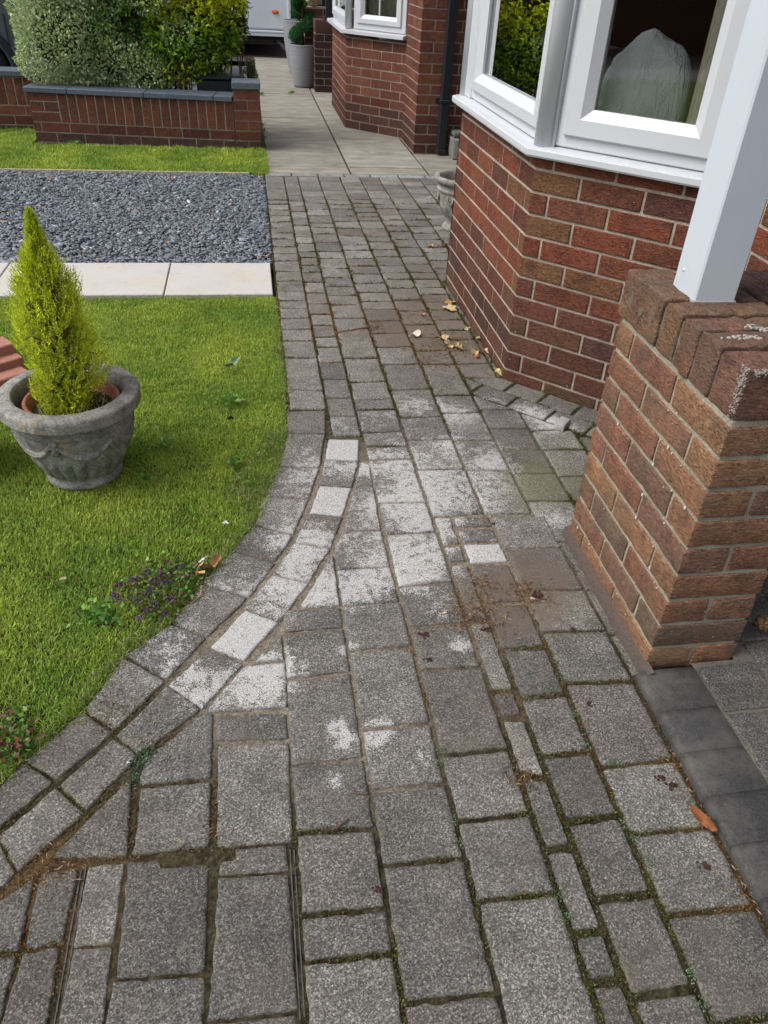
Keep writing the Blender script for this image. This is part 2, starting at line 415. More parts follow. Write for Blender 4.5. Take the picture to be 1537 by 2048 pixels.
def paver(poly,w=0.0,wm=1.0,tint=None,gap=.0042,pure=False,dz=None,res=.014,seg=True,z0=0.0):
    if len(poly)<3 or abs(area(poly))<.0006: return
    if area(poly)<0: poly=poly[::-1]
    if seg:
        for i in range(len(poly)): SEG.append((poly[i],poly[(i+1)%len(poly)]))
    p=inset(poly,gap+random.uniform(-.0008,.0012))
    if abs(area(p))<.0004: return
    cx=sum(a for a,_ in p)/len(p); cy=sum(b for _,b in p)/len(p)
    far=max(1.0,cy/2.2); res=res*far
    # outline with rounded corners
    out=[]
    for i in range(len(p)):
        a=Vector(p[i-1]);b=Vector(p[i]);c=Vector(p[(i+1)%len(p)])
        r=random.uniform(.002,.0065)
        la=(a-b).length; lc=(c-b).length; r=min(r,la*.3,lc*.3)
        s=b+(a-b)/la*r; e=b+(c-b)/lc*r
        out.append(s); out.append((s+e)*.5*.6+b*.4); out.append(e)
        L=lc-2*r; k=max(1,int(L/res))
        for j in range(1,k): out.append(e+(c-b)/lc*(L*j/k))
    O=np.array([(v.x,v.y) for v in out]); n=len(O)
    ctr=np.array([cx,cy]); D=O-ctr; rl=np.linalg.norm(D,axis=1,keepdims=True)
    jit=np.array([noise.noise((o[0]*70,o[1]*70,3.1)) for o in O])*.0040+RNG.normal(0,.0008,n)
    D=D*(1+jit[:,None]/rl)
    if dz is None: dz=random.gauss(0,.0008)+.0006
    tx,ty=[max(-.008,min(.008,random.gauss(0,.006))) for _ in (0,1)]
    rings=[(1.0,-.016),(1.0,-.0042),(None,-.0004),(.90,0),(.74,0),(.52,0),(.26,0)]
    base=len(PV); pts=[]
    for s,z in rings:
        if s is None: R=D*(1-.0028/rl)
        else: R=D*(s if s==1.0 else s*(1-.002/rl))
        for q in R: pts.append((ctr[0]+q[0],ctr[1]+q[1],z0+z+dz+tx*q[0]+ty*q[1]))
    pts.append((ctr[0],ctr[1],z0+dz))
    PV.extend(pts); X=np.array(pts)
    for j in range(len(rings)-1):
        for k in range(n):
            PF4.append((base+j*n+k,base+j*n+(k+1)%n,base+(j+1)*n+(k+1)%n,base+(j+1)*n+k))
    j=len(rings)-1
    for k in range(n): PF3.append((base+j*n+k,base+j*n+(k+1)%n,base+len(pts)-1))
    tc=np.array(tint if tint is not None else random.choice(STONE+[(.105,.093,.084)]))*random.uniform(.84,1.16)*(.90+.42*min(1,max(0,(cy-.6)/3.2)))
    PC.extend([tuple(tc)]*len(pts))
    W=np.clip(field(WB,X[:,0],X[:,1])*wm*random.uniform(.7,1.2)+w,0,1.5)
    # paint worn unevenly towards one end of each block
    g=random.uniform(-1,1);h=random.uniform(-1,1); ext=rl.max()
    W=W+ (0.22*(g*(X[:,0]-cx)+h*(X[:,1]-cy))/ext)*(W>.12)*1.6
    Dt=field(DB,X[:,0],X[:,1])+.10*min(1,max(0,(cy-1.8)/1.5)); Ms=field(MBL,X[:,0],X[:,1])
    W=.90*np.tanh(W*1.15)
    nr=3*n; en=np.array([noise.noise((q[0]*16,q[1]*16,8.8)) for q in X[:nr]])
    tanw=np.clip(field(TAN,X[:nr,0],X[:nr,1]),0,1)
    Ms[:nr]+=np.clip(.55+en*1.2,0,1.2)*(1-tanw)*(.9 if cy<2.6 else .5); Dt[:nr]+=np.clip(.45+en,0,1.1)*(.25+.45*tanw)
    if pure: W=W*0+.98; Dt=Dt*0
    PFL.extend(np.stack([W,Dt,Ms],1).tolist())
def ycol(L): return [G(*p)[1] for p in L]
def column(x0,x1,cross,**k):
    """cross: list of (yl,yr) from far to near"""
    for (a,b),(c,d) in zip(cross[:-1],cross[1:]):
        pl=[(x0,c),(x1,d),(x1,b),(x0,a)]
        for cl in k.get('clips',[]):
            pl=clip(pl,*cl)
            if len(pl)<3: break
        if len(pl)>=3: paver(pl,**{q:v for q,v in k.items() if q!='clips'})
def pxl(L): return [(G(*a)[1],G(*b)[1]) for a,b in L]
def fill(y0,y1,ch=(.10,.125,.145,.165),jx=.004):
    """random cross joints going away from y0 to y1, returned far to near without y0"""
    L=[];y=y0
    while y<y1-.09:
        y+=random.choice(ch)
        L.append((min(y,y1)+random.uniform(-jx,jx),min(y,y1)+random.uniform(-jx,jx)))
    L[-1]=(y1,y1)
    return L[::-1]
K=dict(K4=-.293,K3=-.137,K2=.018,K1=.1735,K0=.332,K6=.485,K7=.545,K8=.663,KE=.822)
# ---- lower field
column(.018,.1735,pxl([((596,1216),(682,1212)),((567,1264),(690,1255)),((578,1359),(703,1344)),((588,1531),(731,1515)),((598,1665),(752,1655)),((601,1832),(776,1816)),((609,1926),(783,1908))])+[(.42,.42),(.2,.2)])
column(.1735,.332,pxl([((682,1210),(800,1203)),((705,1301),(819,1292)),((734,1458),(866,1445)),((747,1582),(888,1567)),((768,1731),(919,1715)),((810,2007),(992,1986))])+[(.32,.33),(.2,.2)])
column(.332,.485,pxl([((741,918),(828,916)),((755,1004),(857,1004)),((773,1069),(876,1064)),((805,1172),(903,1162)),((821,1253),(937,1246)),((846,1340),(960,1333)),((888,1510),(1023,1497)),((914,1642),(1055,1627)),((956,1801),(1107,1786))])+[(.42,.43),(.2,.2)])
column(.485,.545,pxl([((865,1032),(905,1032)),((892,1091),(926,1089)),((901,1127),(935,1125)),((937,1240),(985,1240)),((987,1382),(1028,1380)),((1002,1437),(1049,1434)),((1034,1546),(1089,1559)),((1096,1700),(1143,1695)),((1153,1866),(1200,1861)),((1182,1965),(1237,1960))])+[(.40,.40),(.2,.2)],gap=.0078)
pav_E=pxl([((905,1032),(996,1032)),((921,1055),(998,1053)),((930,1086),(1005,1085)),((939,1128),(1017,1125)),((955,1210),(1042,1205)),((1008,1299),(1091,1294)),((1049,1395),(1138,1387)),((1091,1512),(1180,1502)),((1143,1642),(1232,1629)),((1190,1799),(1299,1788)),((1263,1996),(1377,1978))])+[(.36,.36),(.2,.2)]
for i in range(len(pav_E)-1):
    kw=dict(gap=.0066)
    if i==2: kw.update(pure=True)
    if i>3: kw.update(tint=(.105,.098,.090))
    column(.545,.663,pav_E[i:i+2],**kw)
pav_F=pxl([((996,1032),(1069,1032)),((1014,1097),(1106,1096)),((1050,1180),(1165,1180)),((1078,1264),(1190,1262)),((1125,1366),(1270,1362)),((1216,1533),(1330,1520)),((1263,1668),(1420,1655)),((1330,1830),(1480,1817))])+[(.42,.42),(.2,.2)]
column(.663,.835,pav_F)
column(.835,.868,[(1.80,1.80),(1.66,1.66),(1.45,1.45),(1.28,1.28),(1.14,1.14)],w=.05)
# left columns cut against the curve
def P(*L,**k):
    k.setdefault('gap',.0022); paver([G(*q) for q in L],**k)
P((667,1106),(690,1225),(682,1213),(598,1216),(632,1165),wm=1.0) if False else None
P((666,1108),(682,1212),(598,1215),(632,1160))
P((595,1218),(682,1213),(690,1255),(567,1264))
P((722,921),(741,927),(748,971),(706,974))
P((706,976),(749,973),(764,1060),(686,1062))
P((686,1062),(764,1061),(782,1132),(674,1137),(668,1100))
P((674,1139),(782,1132),(800,1203),(684,1210))
P((565,1266),(571,1320),(503,1324))
P((488,1330),(573,1323),(576,1414),(436,1424),(408,1424))
P((430,1430),(577,1424),(578,1478),(433,1481))
P((434,1488),(580,1480),(589,1684),(430,1696))
P((408,1424),(429,1424),(425,1557),(275,1570),(288,1514),(330,1484))
P((280,1574),(424,1560),(423,1694),(262,1712))
P((266,1552),(257,1713),(98,1720),(178,1634))
# manhole tray infill blocks
TR=pxl([((172,1738),(252,1730)),((156,1892),(229,1887))])+[(.42,.42),(.25,.25)]
TRAY=[]
def tray(*L,**k):
    TRAY.append(([G(*q) for q in L],k))
tray((176,1730),(250,1723),(229,1886),(146,1893)); tray((145,1895),(228,1889),(206,2060),(112,2060))
tray((256,1721),(320,1717),(322,1733),(418,1726),(412,1943),(230,1957)); tray((226,1963),(411,1950),(408,2110),(196,2120))
tray((437,1753),(577,1745),(596,2018),(416,2040)); tray((440,1728),(441,1722),(468,1719),(470,1694),(577,1688),(577,1742),(437,1750)) ; tray((416,2046),(596,2025),(603,2200),(408,2200))
P((80,1745),(160,1736),(127,1886),(46,1899)); P((44,1903),(125,1889),(92,2080),(-10,2080))
P((74,1748),(40,1905),(-60,1900),(-90,1830),(20,1790)); P((38,1908),(-20,2120),(-120,2120),(-60,1905))
P((0,1795),(-95,1835),(-300,1900),(-300,1800),(-10,1770)) if False else None
# curved inner course
IL=[(655,877),(648,919),(638,970),(617,1026),(589,1083),(545,1148),(490,1216),(419,1294),(334,1370),(229,1472),(113,1572),(-5,1672),(-140,1790)]
IR=[(722,878),(719,922),(706,975),(687,1033),(663,1097),(620,1166),(562,1244),(490,1325),(406,1418),(281,1512),(172,1626),(35,1745),(-90,1870)]
WH={0:1,2:1,6:2}
for i in range(len(IL)-1):
    if i==10: a,b,c,d=IL[i],IR[i],IR[i+1],IL[i+1]
    else: a,b,c,d=IL[i],IR[i],IR[i+1],IL[i+1]
    kw={}
    if i in WH: kw=dict(pure=True,gap=.004)
    P(a,b,c,d,**kw)
# outer course
OO=[(572,822),(575,866),(559,932),(527,993),(509,1050),(463,1100),(402,1166),(342,1245),(247,1312),(166,1420),(47,1522),(-70,1640)]
OI=[(653,820),(652,868),(641,936),(621,996),(588,1069),(552,1124),(500,1194),(418,1274),(334,1360),(230,1464),(113,1561),(-5,1660)]
for i in range(len(OO)-1): P(OO[i],OI[i],OI[i+1],OO[i+1])
# ---- upper field
BAYC=(.968,2.73); S=.5**.5
bayclip=(1,1,BAYC[0]+BAYC[1]-.004)          # x+y <= c : in front of the splayed side
def upper(x0,x1,near,ymax,**k):
    L=fill(near[0],ymax)+[(near[0],near[1])]
    return L
u0=pxl([((571,715),(645,715)),((572,779),(650,782)),((572,818),(652,820))])
column(.092,.231,fill(u0[0][0],6.13)+u0,gap=.0034,tint=(.128,.122,.110))
u1=pxl([((640,725),(697,725)),((642,758),(703,758)),((650,796),(711,795)),((656,832),(718,832)),((656,872),(722,872))])
column(.231,.335,fill(u1[0][0],6.13,(.105,.13,.15))+u1)
u2=pxl([((695,665),(760,655)),((697,715),(765,715)),((703,765),(780,762)),((712,800),(790,797)),((717,820),(795,818)),((722,866),(812,862)),((728,893),(819,891)),((741,918),(828,916))])
column(.335,.487,fill(u2[0][0],6.13)+u2)
u3=pxl([((770,728),(845,728)),((788,780),(865,777)),((803,835),(885,832)),((818,880),(905,878)),((835,940),(930,938)),((865,1032),(962,1028))])
column(.487,.65,fill(u3[0][0],6.13)+u3)
u4=pxl([((848,728),(925,728)),((866,790),(950,790)),((885,826),(968,824)),((905,880),(995,880)),((930,940),(1025,940)),((962,1028),(1069,1028))])
column(.65,.80,fill(u4[0][0],6.13)+u4,tint=None)
u5=[(2.74,2.73),(2.60,2.60),(2.47,2.46),(2.33,2.32),(2.18,2.17),(2.03,2.02),(1.87,1.86),(1.66,1.66)]
column(.80,.945,fill(2.74,6.13)+u5[:1]); 
for i in range(len(u5)-1): column(.80,.948,u5[i:i+2],tint=(.085,.078,.072) if i in (3,4) else None,clips=[(S,S,(bayclip[2])*S-.215)] if i<3 else [])
CL2=[(S,S,bayclip[2]*S-.215)]
column(.948,1.105,[(2.6,2.6),(2.3,2.3),(2.17,2.16),(2.0,2.0),(1.86,1.87),(1.72,1.72)],clips=CL2)
column(1.105,1.26,[(2.6,2.6),(2.25,2.25),(2.10,2.1),(1.95,1.95),(1.72,1.72)],clips=CL2)
column(1.26,1.42,[(2.3,2.3),(2.0,2.0),(1.85,1.85),(1.72,1.72)],clips=CL2)
# rows running beside the splayed side of the bay
def diag(o,a0,a1,b0,b1):
    ux,uy=S,-S; nx,ny=-S,-S
    q=lambda a,b:(BAYC[0]+ux*a+nx*b,BAYC[1]+uy*a+ny*b)
    return [q(a0,b0),q(a1,b0),q(a1,b1),q(a0,b1)]
for (a0,a1) in [(-.25,-.10),(-.10,.06),(.06,.205),(.205,.35),(.35,.50),(.50,.65)]:
    pl=clip(clip(clip(diag(0,a0,a1,.004,.108),1,0,1.42),-1,0,-.802),0,1,2.735)
    if a0<0: pl=clip(pl,-1,0,-.955+.004)if False else pl
    paver(pl,w=.1)
for (a0,a1) in [(-.35,-.19),(-.19,-.03),(-.03,.13),(.13,.29),(.29,.45),(.45,.62)]:
    paver(clip(clip(clip(diag(0,a0,a1,.108,.213),1,0,1.42),-1,0,-.802),0,1,2.735),w=.15 if a0>0 else 0)
# far field right of the bay front
column(.945,.966,fill(2.75,3.84)+[(2.75,2.74)],gap=.003)
column(.945,1.105,fill(3.86,6.13)+[(3.86,3.86)])
column(1.105,1.26,fill(4.0,6.13)+[(4.0,4.0)])
column(1.26,1.42,fill(4.2,6.13)+[(4.2,4.2)])
column(1.42,1.58,fill(4.2,6.13)+[(4.2,4.2)]); column(1.58,1.74,fill(4.2,6.13)+[(4.2,4.2)]); column(1.74,1.9,fill(4.2,6.13)+[(4.2,4.2)])
x=.092
while x<1.9:
    nx_=x+random.choice((.2,.21,.215)); paver([(x,6.135),(nx_,6.135),(nx_,6.232),(x,6.232)],w=-.1,tint=(.19,.195,.20)); x=nx_
NM=len(PV)
def pav_object(name,parent=None):
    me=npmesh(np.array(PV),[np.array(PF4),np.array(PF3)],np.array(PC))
    a=me.color_attributes.new('Fld','FLOAT_COLOR','POINT'); f=np.ones((len(PV),4),np.float32); f[:,:3]=np.array(PFL)
    a.data.foreach_set('color',f.ravel())
    me.polygons.foreach_set('use_smooth',np.ones(len(me.polygons),bool))
    o=link(name,me,M_PAV,parent); PV.clear();PF3.clear();PF4.clear();PC.clear();PFL.clear(); return o
path=pav_object('path'); path['kind']='structure'

# bedding and joint fill between the blocks
def grid_sheet(name,x0,x1,y0,y1,st,z,mat,colf,mask=None):
    nx=int((x1-x0)/st)+1; ny=int((y1-y0)/st)+1
    X,Y=np.meshgrid(np.linspace(x0,x1,nx),np.linspace(y0,y1,ny))
    x=X.ravel();y=Y.ravel(); zz=z+RNG.normal(0,.0012,len(x))
    i=np.arange(nx*ny).reshape(ny,nx); F=np.stack([i[:-1,:-1],i[:-1,1:],i[1:,1:],i[1:,:-1]],-1).reshape(-1,4)
    if mask is not None:
        k=mask(x[F].mean(1),y[F].mean(1)); F=F[k]
    o=link(name,npmesh(np.stack([x,y,zz],1),F,colf(x,y),True),mat); o['kind']='structure'; return o
ORG=blobf([(640,620,.4,.7),(760,420,.7,.6),(950,1240,.10,.95),(920,1180,.08,.7),(740,650,.25,.7),(860,720,.2,.9),(830,1290,.06,.9),(840,1380,.07,.7),(1010,1400,.06,.6),(1230,1500,.1,.6),(1150,1340,.1,.4),(1400,1560,.12,.6),(600,1560,.08,.3),(430,1650,.06,.3),(130,1850,.12,.7),(90,1740,.09,.8),(300,1500,.12,.15),(200,1650,.12,.25),(1440,1720,.1,.6),(1500,1800,.1,.6),(1040,1560,.05,.5)])
def jcol(x,y):
    a=np.clip(field(TAN,x,y),0,1)[:,None]; b=np.clip(field(ORG,x,y),0,1)[:,None]
    r=RNG.random((len(x),1))
    g=np.array([.040,.034,.020])*(.35+1.5*r); tn=np.array([.21,.178,.138])*(.75+.5*r); og=np.array([.125,.080,.042])
    c=g*(1-a)+tn*a; c=c*(1-b*.75)+og*b*.75
    return c
LAWN_NP=np.array(LAWN)
def inpoly(x,y,poly):
    c=np.zeros(len(x),bool); n=len(poly)
    for i in range(n):
        x0,y0=poly[i];x1,y1=poly[(i+1)%n]
        k=((y0>y)!=(y1>y))
        with np.errstate(divide='ignore',invalid='ignore'):
            c^=k&(x<(x1-x0)*(y-y0)/(y1-y0+1e-12)+x0)
    return c
grid_sheet('path_bedding',-1.2,1.95,.2,6.24,.012,-.0052,M_JNT,jcol,lambda x,y:~inpoly(x,y,LAWN)&(x>-1.2)&~((x<.085)&(y>3.6)))

# ------------------------------------------------------------------ manhole cover with block infill
mh=tag(empty('manhole_cover',(-.18,.5,0)),'recessed manhole cover filled with grey blocks and edged by thin black metal strips','manhole cover')
SEGSAVE=SEG[:]
for pl,k in TRAY: paver(pl,dz=-.001,gap=.0008,**k)
pav_object('block_infill',mh)
M_STL=mat_plain('worn_steel',(.075,.072,.070),.55,.4,(90,.001),.5,60,metal=.2)
a0=G(167,1733);a1=G(110,2060); b0=G(584,1697);b1=G(608,2090)
for (p,q,wd) in ((a0,a1,.004),(b0,b1,.004)):
    mf=MB()
    for off in (-.004,.0035):
        d=Vector((q[0]-p[0],q[1]-p[1])).normalized(); n_=Vector((-d.y,d.x))
        pp=Vector(p)-n_*off; qq=Vector(q)-n_*off
        z1=-.0035
        mf.prism([tuple(pp-n_*.0011),tuple(qq-n_*.0011),tuple(qq+n_*.0011),tuple(pp+n_*.0011)],-.014,z1)
    mf.prism([tuple(Vector(p)-n_*.0055),tuple(Vector(q)-n_*.0055),tuple(Vector(q)+n_*.0055),tuple(Vector(p)+n_*.0055)],-.018,-.0098)
    mf.build('frame_strip',M_STL,mh)
c0=G(330,1712);c1=G(468,1706)
kb=MB()
for i in range(3):
    x0=c0[0]+(c1[0]-c0[0])*i/4; kb.box(x0,c0[1]-.006,-.012,x0+.014,c0[1]+.002,-.0075,bev=.001)
kb.build('key_slot',mat_plain('grey_plastic',(.06,.065,.075),.5),mh)

# ------------------------------------------------------------------ moss and litter caught in the joints (nobody could count it)
def leaflets(P,size,cols,up=.4,asp=.5,fold=.25,dirs=None,tipcol=None,seed=None):
    """one folded rhombus per point; returns V,F,C"""
    n=len(P); P=np.asarray(P); size=np.broadcast_to(np.asarray(size,float),(n,))
    if dirs is None:
        d=RNG.normal(size=(n,3)); d[:,2]=np.abs(d[:,2])*up
    else: d=dirs.copy()
    d/=np.linalg.norm(d,axis=1,keepdims=True)+1e-9
    r=RNG.normal(size=(n,3)); s=np.cross(d,r); s/=np.linalg.norm(s,axis=1,keepdims=True)+1e-9
    u=np.cross(s,d)
    L=size[:,None]
    base=P; tip=P+d*L; mid=P+d*L*.45
    a=mid+s*L*asp*.5+u*L*fold*.35; b=mid-s*L*asp*.5+u*L*fold*.35
    V=np.stack([base,a,tip,b],1).reshape(-1,3)
    i=np.arange(n)*4
    F=np.stack([np.stack([i,i+1,i+2],1),np.stack([i,i+2,i+3],1)],1).reshape(-1,3)
    C=np.repeat(np.asarray(cols),4,axis=0) if np.ndim(cols)==2 else np.tile(cols,(4*n,1))
    C=C.astype(float).reshape(n,4,3)
    if tipcol is not None:
        tcol=np.broadcast_to(tipcol,(n,3)); C[:,1]=tcol; C[:,3]=tcol; C[:,2]=tcol*.5+C[:,2]*.5
    return V,F,C.reshape(-1,3)
segs=np.array([(a[0],a[1],b[0],b[1]) for a,b in SEGSAVE]); slen=np.hypot(segs[:,2]-segs[:,0],segs[:,3]-segs[:,1])
k=RNG.choice(len(segs),size=230000,p=slen/slen.sum()); tt=RNG.random(230000)
px=segs[k,0]+(segs[k,2]-segs[k,0])*tt+RNG.normal(0,.0038,230000); py=segs[k,1]+(segs[k,3]-segs[k,1])*tt+RNG.normal(0,.0038,230000)
cl=np.array([noise.noise((a*9,b*9,1.7)) for a,b in zip(px,py)])+.25*np.array([noise.noise((a*40,b*40,5.7)) for a,b in zip(px,py)])
tanf=field(TAN,px,py); 
keep=(cl+.24-tanf*.9+.35*(px>.42)*(py<1.35)+.25*(px<.1)*(py<1.15)>RNG.random(230000)*.55)&(py<5.5)&(RNG.random(230000)<np.clip(2.2/py,0,1))
px,py=px[keep],py[keep]
r=RNG.random((len(px),1)); og=np.clip(field(ORG,px,py),0,1)[:,None]
gcol=np.array([.075,.078,.022])*(.35+1.1*r)+np.array([.07,.085,.0])*(RNG.random((len(px),1))>.84)*(cl[keep][:,None]>.05)
lic=(RNG.random((len(px),1))>.93)&(px[:,None]>.3)
gcol=np.where(lic,np.array([[.10,.19,.11]]),gcol)
brn=np.array([.17,.085,.028])*(.5+1.0*r)
sel=RNG.random((len(px),1))<og*.85+.12
V,F,C=leaflets(np.stack([px,py,RNG.uniform(-.006,.0022,len(px))],1),RNG.uniform(.0025,.0062,len(px))*(1+np.clip(py-1.5,0,3)*.35),np.where(sel,brn,gcol),up=.9,asp=.6)
tag(link('moss',npmesh(V,F,C),M_LEAF),'dark green moss and brown litter packed along the joints of the block path','moss',kind='stuff')
# dry needles and crumbs lying on the blocks
pts=[]
for px_,py_,r_,n_ in [(950,1230,.075,700),(900,690,.12,900),(860,720,.10,600),(745,655,.05,350),(840,640,.12,350),(975,700,.08,350),(1390,1530,.05,450),(1440,1640,.03,150),(970,1170,.05,200),(1060,1190,.05,500),(840,600,.12,250),(880,495,.08,300),(640,560,.25,300),(700,520,.3,300),(1500,1780,.04,150),(100,1740,.04,220),(430,1660,.05,60),(1040,1560,.03,120),(560,700,.04,120),(880,780,.08,250),(300,1470,.05,80),(230,1420,.05,140)]:
    x_,y_=G(px_,py_); a=RNG.normal(size=(n_,2))*r_*.6; pts.append(np.stack([x_+a[:,0],y_+a[:,1],RNG.uniform(.0005,.004,n_)],1))
P_=np.concatenate(pts); n_=len(P_); d=RNG.normal(size=(n_,3)); d[:,2]*=.12
cc=np.array([[.20,.11,.04],[.12,.06,.03],[.32,.22,.12],[.07,.04,.025]])[RNG.integers(0,4,n_)]
V,F,C=leaflets(P_,RNG.uniform(.004,.016,n_),cc,asp=.16,dirs=d)
tag(link('litter',npmesh(V,F,C),M_DRY),'dry brown needles and crumbs scattered over the paving','debris',kind='stuff')

# ------------------------------------------------------------------ grass
def grass(name,polyf,box,n,label,hmin=.007,hmax=.018,far=False,seed=1):
    x=RNG.uniform(box[0],box[1],n); y=RNG.uniform(box[2],box[3],n)
    k=polyf(x,y); x,y=x[k],y[k]; n=len(x)
    big=np.array([noise.noise((a*3.1,b*3.1,seed)) for a,b in zip(x,y)]); med=np.array([noise.noise((a*11,b*11,seed+4)) for a,b in zip(x,y)])
    sm=np.array([noise.noise((a*33,b*33,seed+9)) for a,b in zip(x,y)])
    h=RNG.uniform(hmin,hmax,n)*(1+.45*med+.35*sm); wd=RNG.uniform(.0007,.0015,n)*(2 if far else 1)
    th=RNG.uniform(0,2*np.pi,n); ln=np.abs(RNG.normal(.55,.35,n))
    dx,dy=np.cos(th),np.sin(th); sx,sy=-dy,dx
    b0=np.stack([x,y,np.full(n,-.010)],1)
    lean=np.stack([dx*h*ln,dy*h*ln,h*(1-.25*np.clip(ln,0,1.5))],1); sd_=np.stack([sx,sy,0*sx],1)*wd[:,None]
    m_=b0+lean*.5+np.stack([0*h,0*h,h*.12],1); tp=b0+lean
    V=np.stack([b0-sd_,b0+sd_,m_+sd_*.8,m_-sd_*.8,tp],1).reshape(-1,3)
    i=np.arange(n)*5
    F4=np.stack([i,i+1,i+2,i+3],1); F3=np.stack([i+3,i+2,i+4],1)
    u=RNG.random((n,1)); B=np.clip(.5+big*.9+med*.4,0,1)[:,None]
    c=(np.array([.210,.350,.045])*(1-B)+np.array([.400,.500,.070])*B)*(.60+.75*u)
    dry=RNG.random((n,1))<(.05+.16*np.clip(sm+.15,0,1))[:,None]
    c=np.where(dry,np.array([.33,.29,.13])*(.6+.6*u),c)
    C=np.repeat(c,5,axis=0).reshape(n,5,3); C[:,:2]*=.9
    return tag(link(name,npmesh(V,[F4,F3],C.reshape(-1,3)),M_GRASS),label,'grass',kind='stuff')
grass('grass',lambda x,y:inpoly(x,y,LAWN),(-1.75,.12,.45,3.67),700000,'short mown green lawn grass inside the curved path edging',seed=2)
grass('grass',lambda x,y:inpoly(x,y,LAWN)&(x<-1.3),(-3.6,-1.3,-1.0,3.65),90000,'lawn grass beyond the terracotta bricks towards the road',far=True,seed=2)
grass('grass',lambda x,y:(y<7.03)|((x<-1.75)&(y<7.62)),(-2.6,.12,6.17,7.62),130000,'narrow grass strip between the slate chippings and the brick garden wall',hmin=.02,hmax=.045,far=True,seed=5)

# ragged longer tufts at the lawn edge
def tufts(name,spots,label):
    Vs=[];Fs=[];Cs=[];b=0
    for (x,y,r,n,L,palette) in spots:
        a=RNG.normal(size=(n,2))*r*.5; P0=np.stack([x+a[:,0],y+a[:,1],np.full(n,-.006)],1)
        d=RNG.normal(size=(n,3)); d[:,2]=np.abs(d[:,2])*.7+.35
        pc=np.array(palette)[RNG.integers(0,len(palette),n)]*RNG.uniform(.7,1.25,(n,1))
        V,F,C=leaflets(P0,RNG.uniform(.5,1,n)*L,pc,asp=.07,dirs=d,fold=.1); Vs.append(V);Fs.append(F+b);Cs.append(C);b+=len(V)
    return tag(link(name,npmesh(np.concatenate(Vs),np.concatenate(Fs),np.concatenate(Cs)),M_GRASS),label,'grass',kind='stuff')
GP=[(.20,.32,.04),(.28,.38,.07),(.14,.25,.04),(.42,.38,.22)]
sp=[]
ew=[G(*p) for p in EDGE[:21]]
for i in range(len(ew)-1):
    for t_ in np.linspace(0,1,7)[:-1]:
        x_=ew[i][0]*(1-t_)+ew[i+1][0]*t_; y_=ew[i][1]*(1-t_)+ew[i+1][1]*t_
        sp.append((x_-.008,y_,.022,34,.032,GP))
for y_ in np.arange(2.7,3.66,.03): sp.append((.078,y_,.02,26,.028,GP))
for x_ in np.arange(-1.3,.07,.03): sp.append((x_,3.645,.02,22,.03,GP))
for px_,py_ in [(500,950),(470,985),(520,920),(540,900),(555,875),(490,1010),(515,975),(480,960)]: x_,y_=G(px_,py_); sp.append((x_,y_,.045,130,.042,GP+[(.14,.26,.04),(.12,.22,.05),(.36,.30,.18)]))
tufts('edge_grass',sp,'longer ragged grass hanging over the curved edge of the path')

# ------------------------------------------------------------------ slate bed
sheet('slate_bed_base',[(-3.6,4.13),(.09,4.13),(.096,6.17),(-3.6,6.17)],-.03,mat_plain('dark_soil',(.07,.075,.085),.95,.1,(90,.01)))
n=27000
x=RNG.uniform(-2.4,.082,n); y=RNG.uniform(4.14,6.15,n); K_=6
ang=np.sort(RNG.uniform(0,2*np.pi,(n,K_)),axis=1)*.35+np.linspace(0,2*np.pi,K_,endpoint=False)*.65+RNG.uniform(0,6,(n,1))
R=RNG.uniform(.6,1.1,(n,K_)); sz=RNG.lognormal(-4.50,.42,(n,1)); asp=RNG.uniform(.4,.75,(n,1)); ph=RNG.uniform(0,np.pi,(n,1))
lx=np.cos(ang)*R*sz; ly=np.sin(ang)*R*sz*asp; ux=lx*np.cos(ph)-ly*np.sin(ph); uy=lx*np.sin(ph)+ly*np.cos(ph)
tx=RNG.normal(0,.17,(n,1)); ty=RNG.normal(0,.17,(n,1)); z=RNG.uniform(-.012,.004,(n,1)); th=RNG.uniform(.002,.005,(n,1))
uz=ux*tx+uy*ty
top=np.stack([x[:,None]+ux,y[:,None]+uy,z+uz+th],-1); bot=np.stack([x[:,None]+ux*1.04,y[:,None]+uy*1.04,z+uz],-1)
V=np.concatenate([top,bot],1).reshape(-1,3); b=np.arange(n)*2*K_
Ft=b[:,None]+np.arange(K_)[None]; Fs=np.concatenate([np.stack([b+j,b+K_+j,b+K_+(j+1)%K_,b+(j+1)%K_],1) for j in range(K_)])
g=RNG.lognormal(0,.20,(n,1)); cc=np.array([.165,.182,.208])*g; odd=RNG.random(n)<.012; cc[odd]=np.array([.30,.20,.13]); odd=RNG.random(n)<.006; cc[odd]=np.array([.5,.5,.5])
tag(link('slate_chippings',npmesh(V,[Ft,Fs],np.repeat(cc,2*K_,axis=0)),M_SLATE),'blue grey slate chippings filling the bed beyond the cream slabs','gravel',kind='stuff')
# wooden edging of the bed
b=MB(); b.box(-3.2,6.160,-.04,-.02,6.178,.012,bev=.002); tag(b.build('edging_board',mat_plain('weathered_timber',(.42,.38,.28),.8,.2,(50,.002),.25,30)),'thin pale timber edging board between slate chippings and grass','edging board')
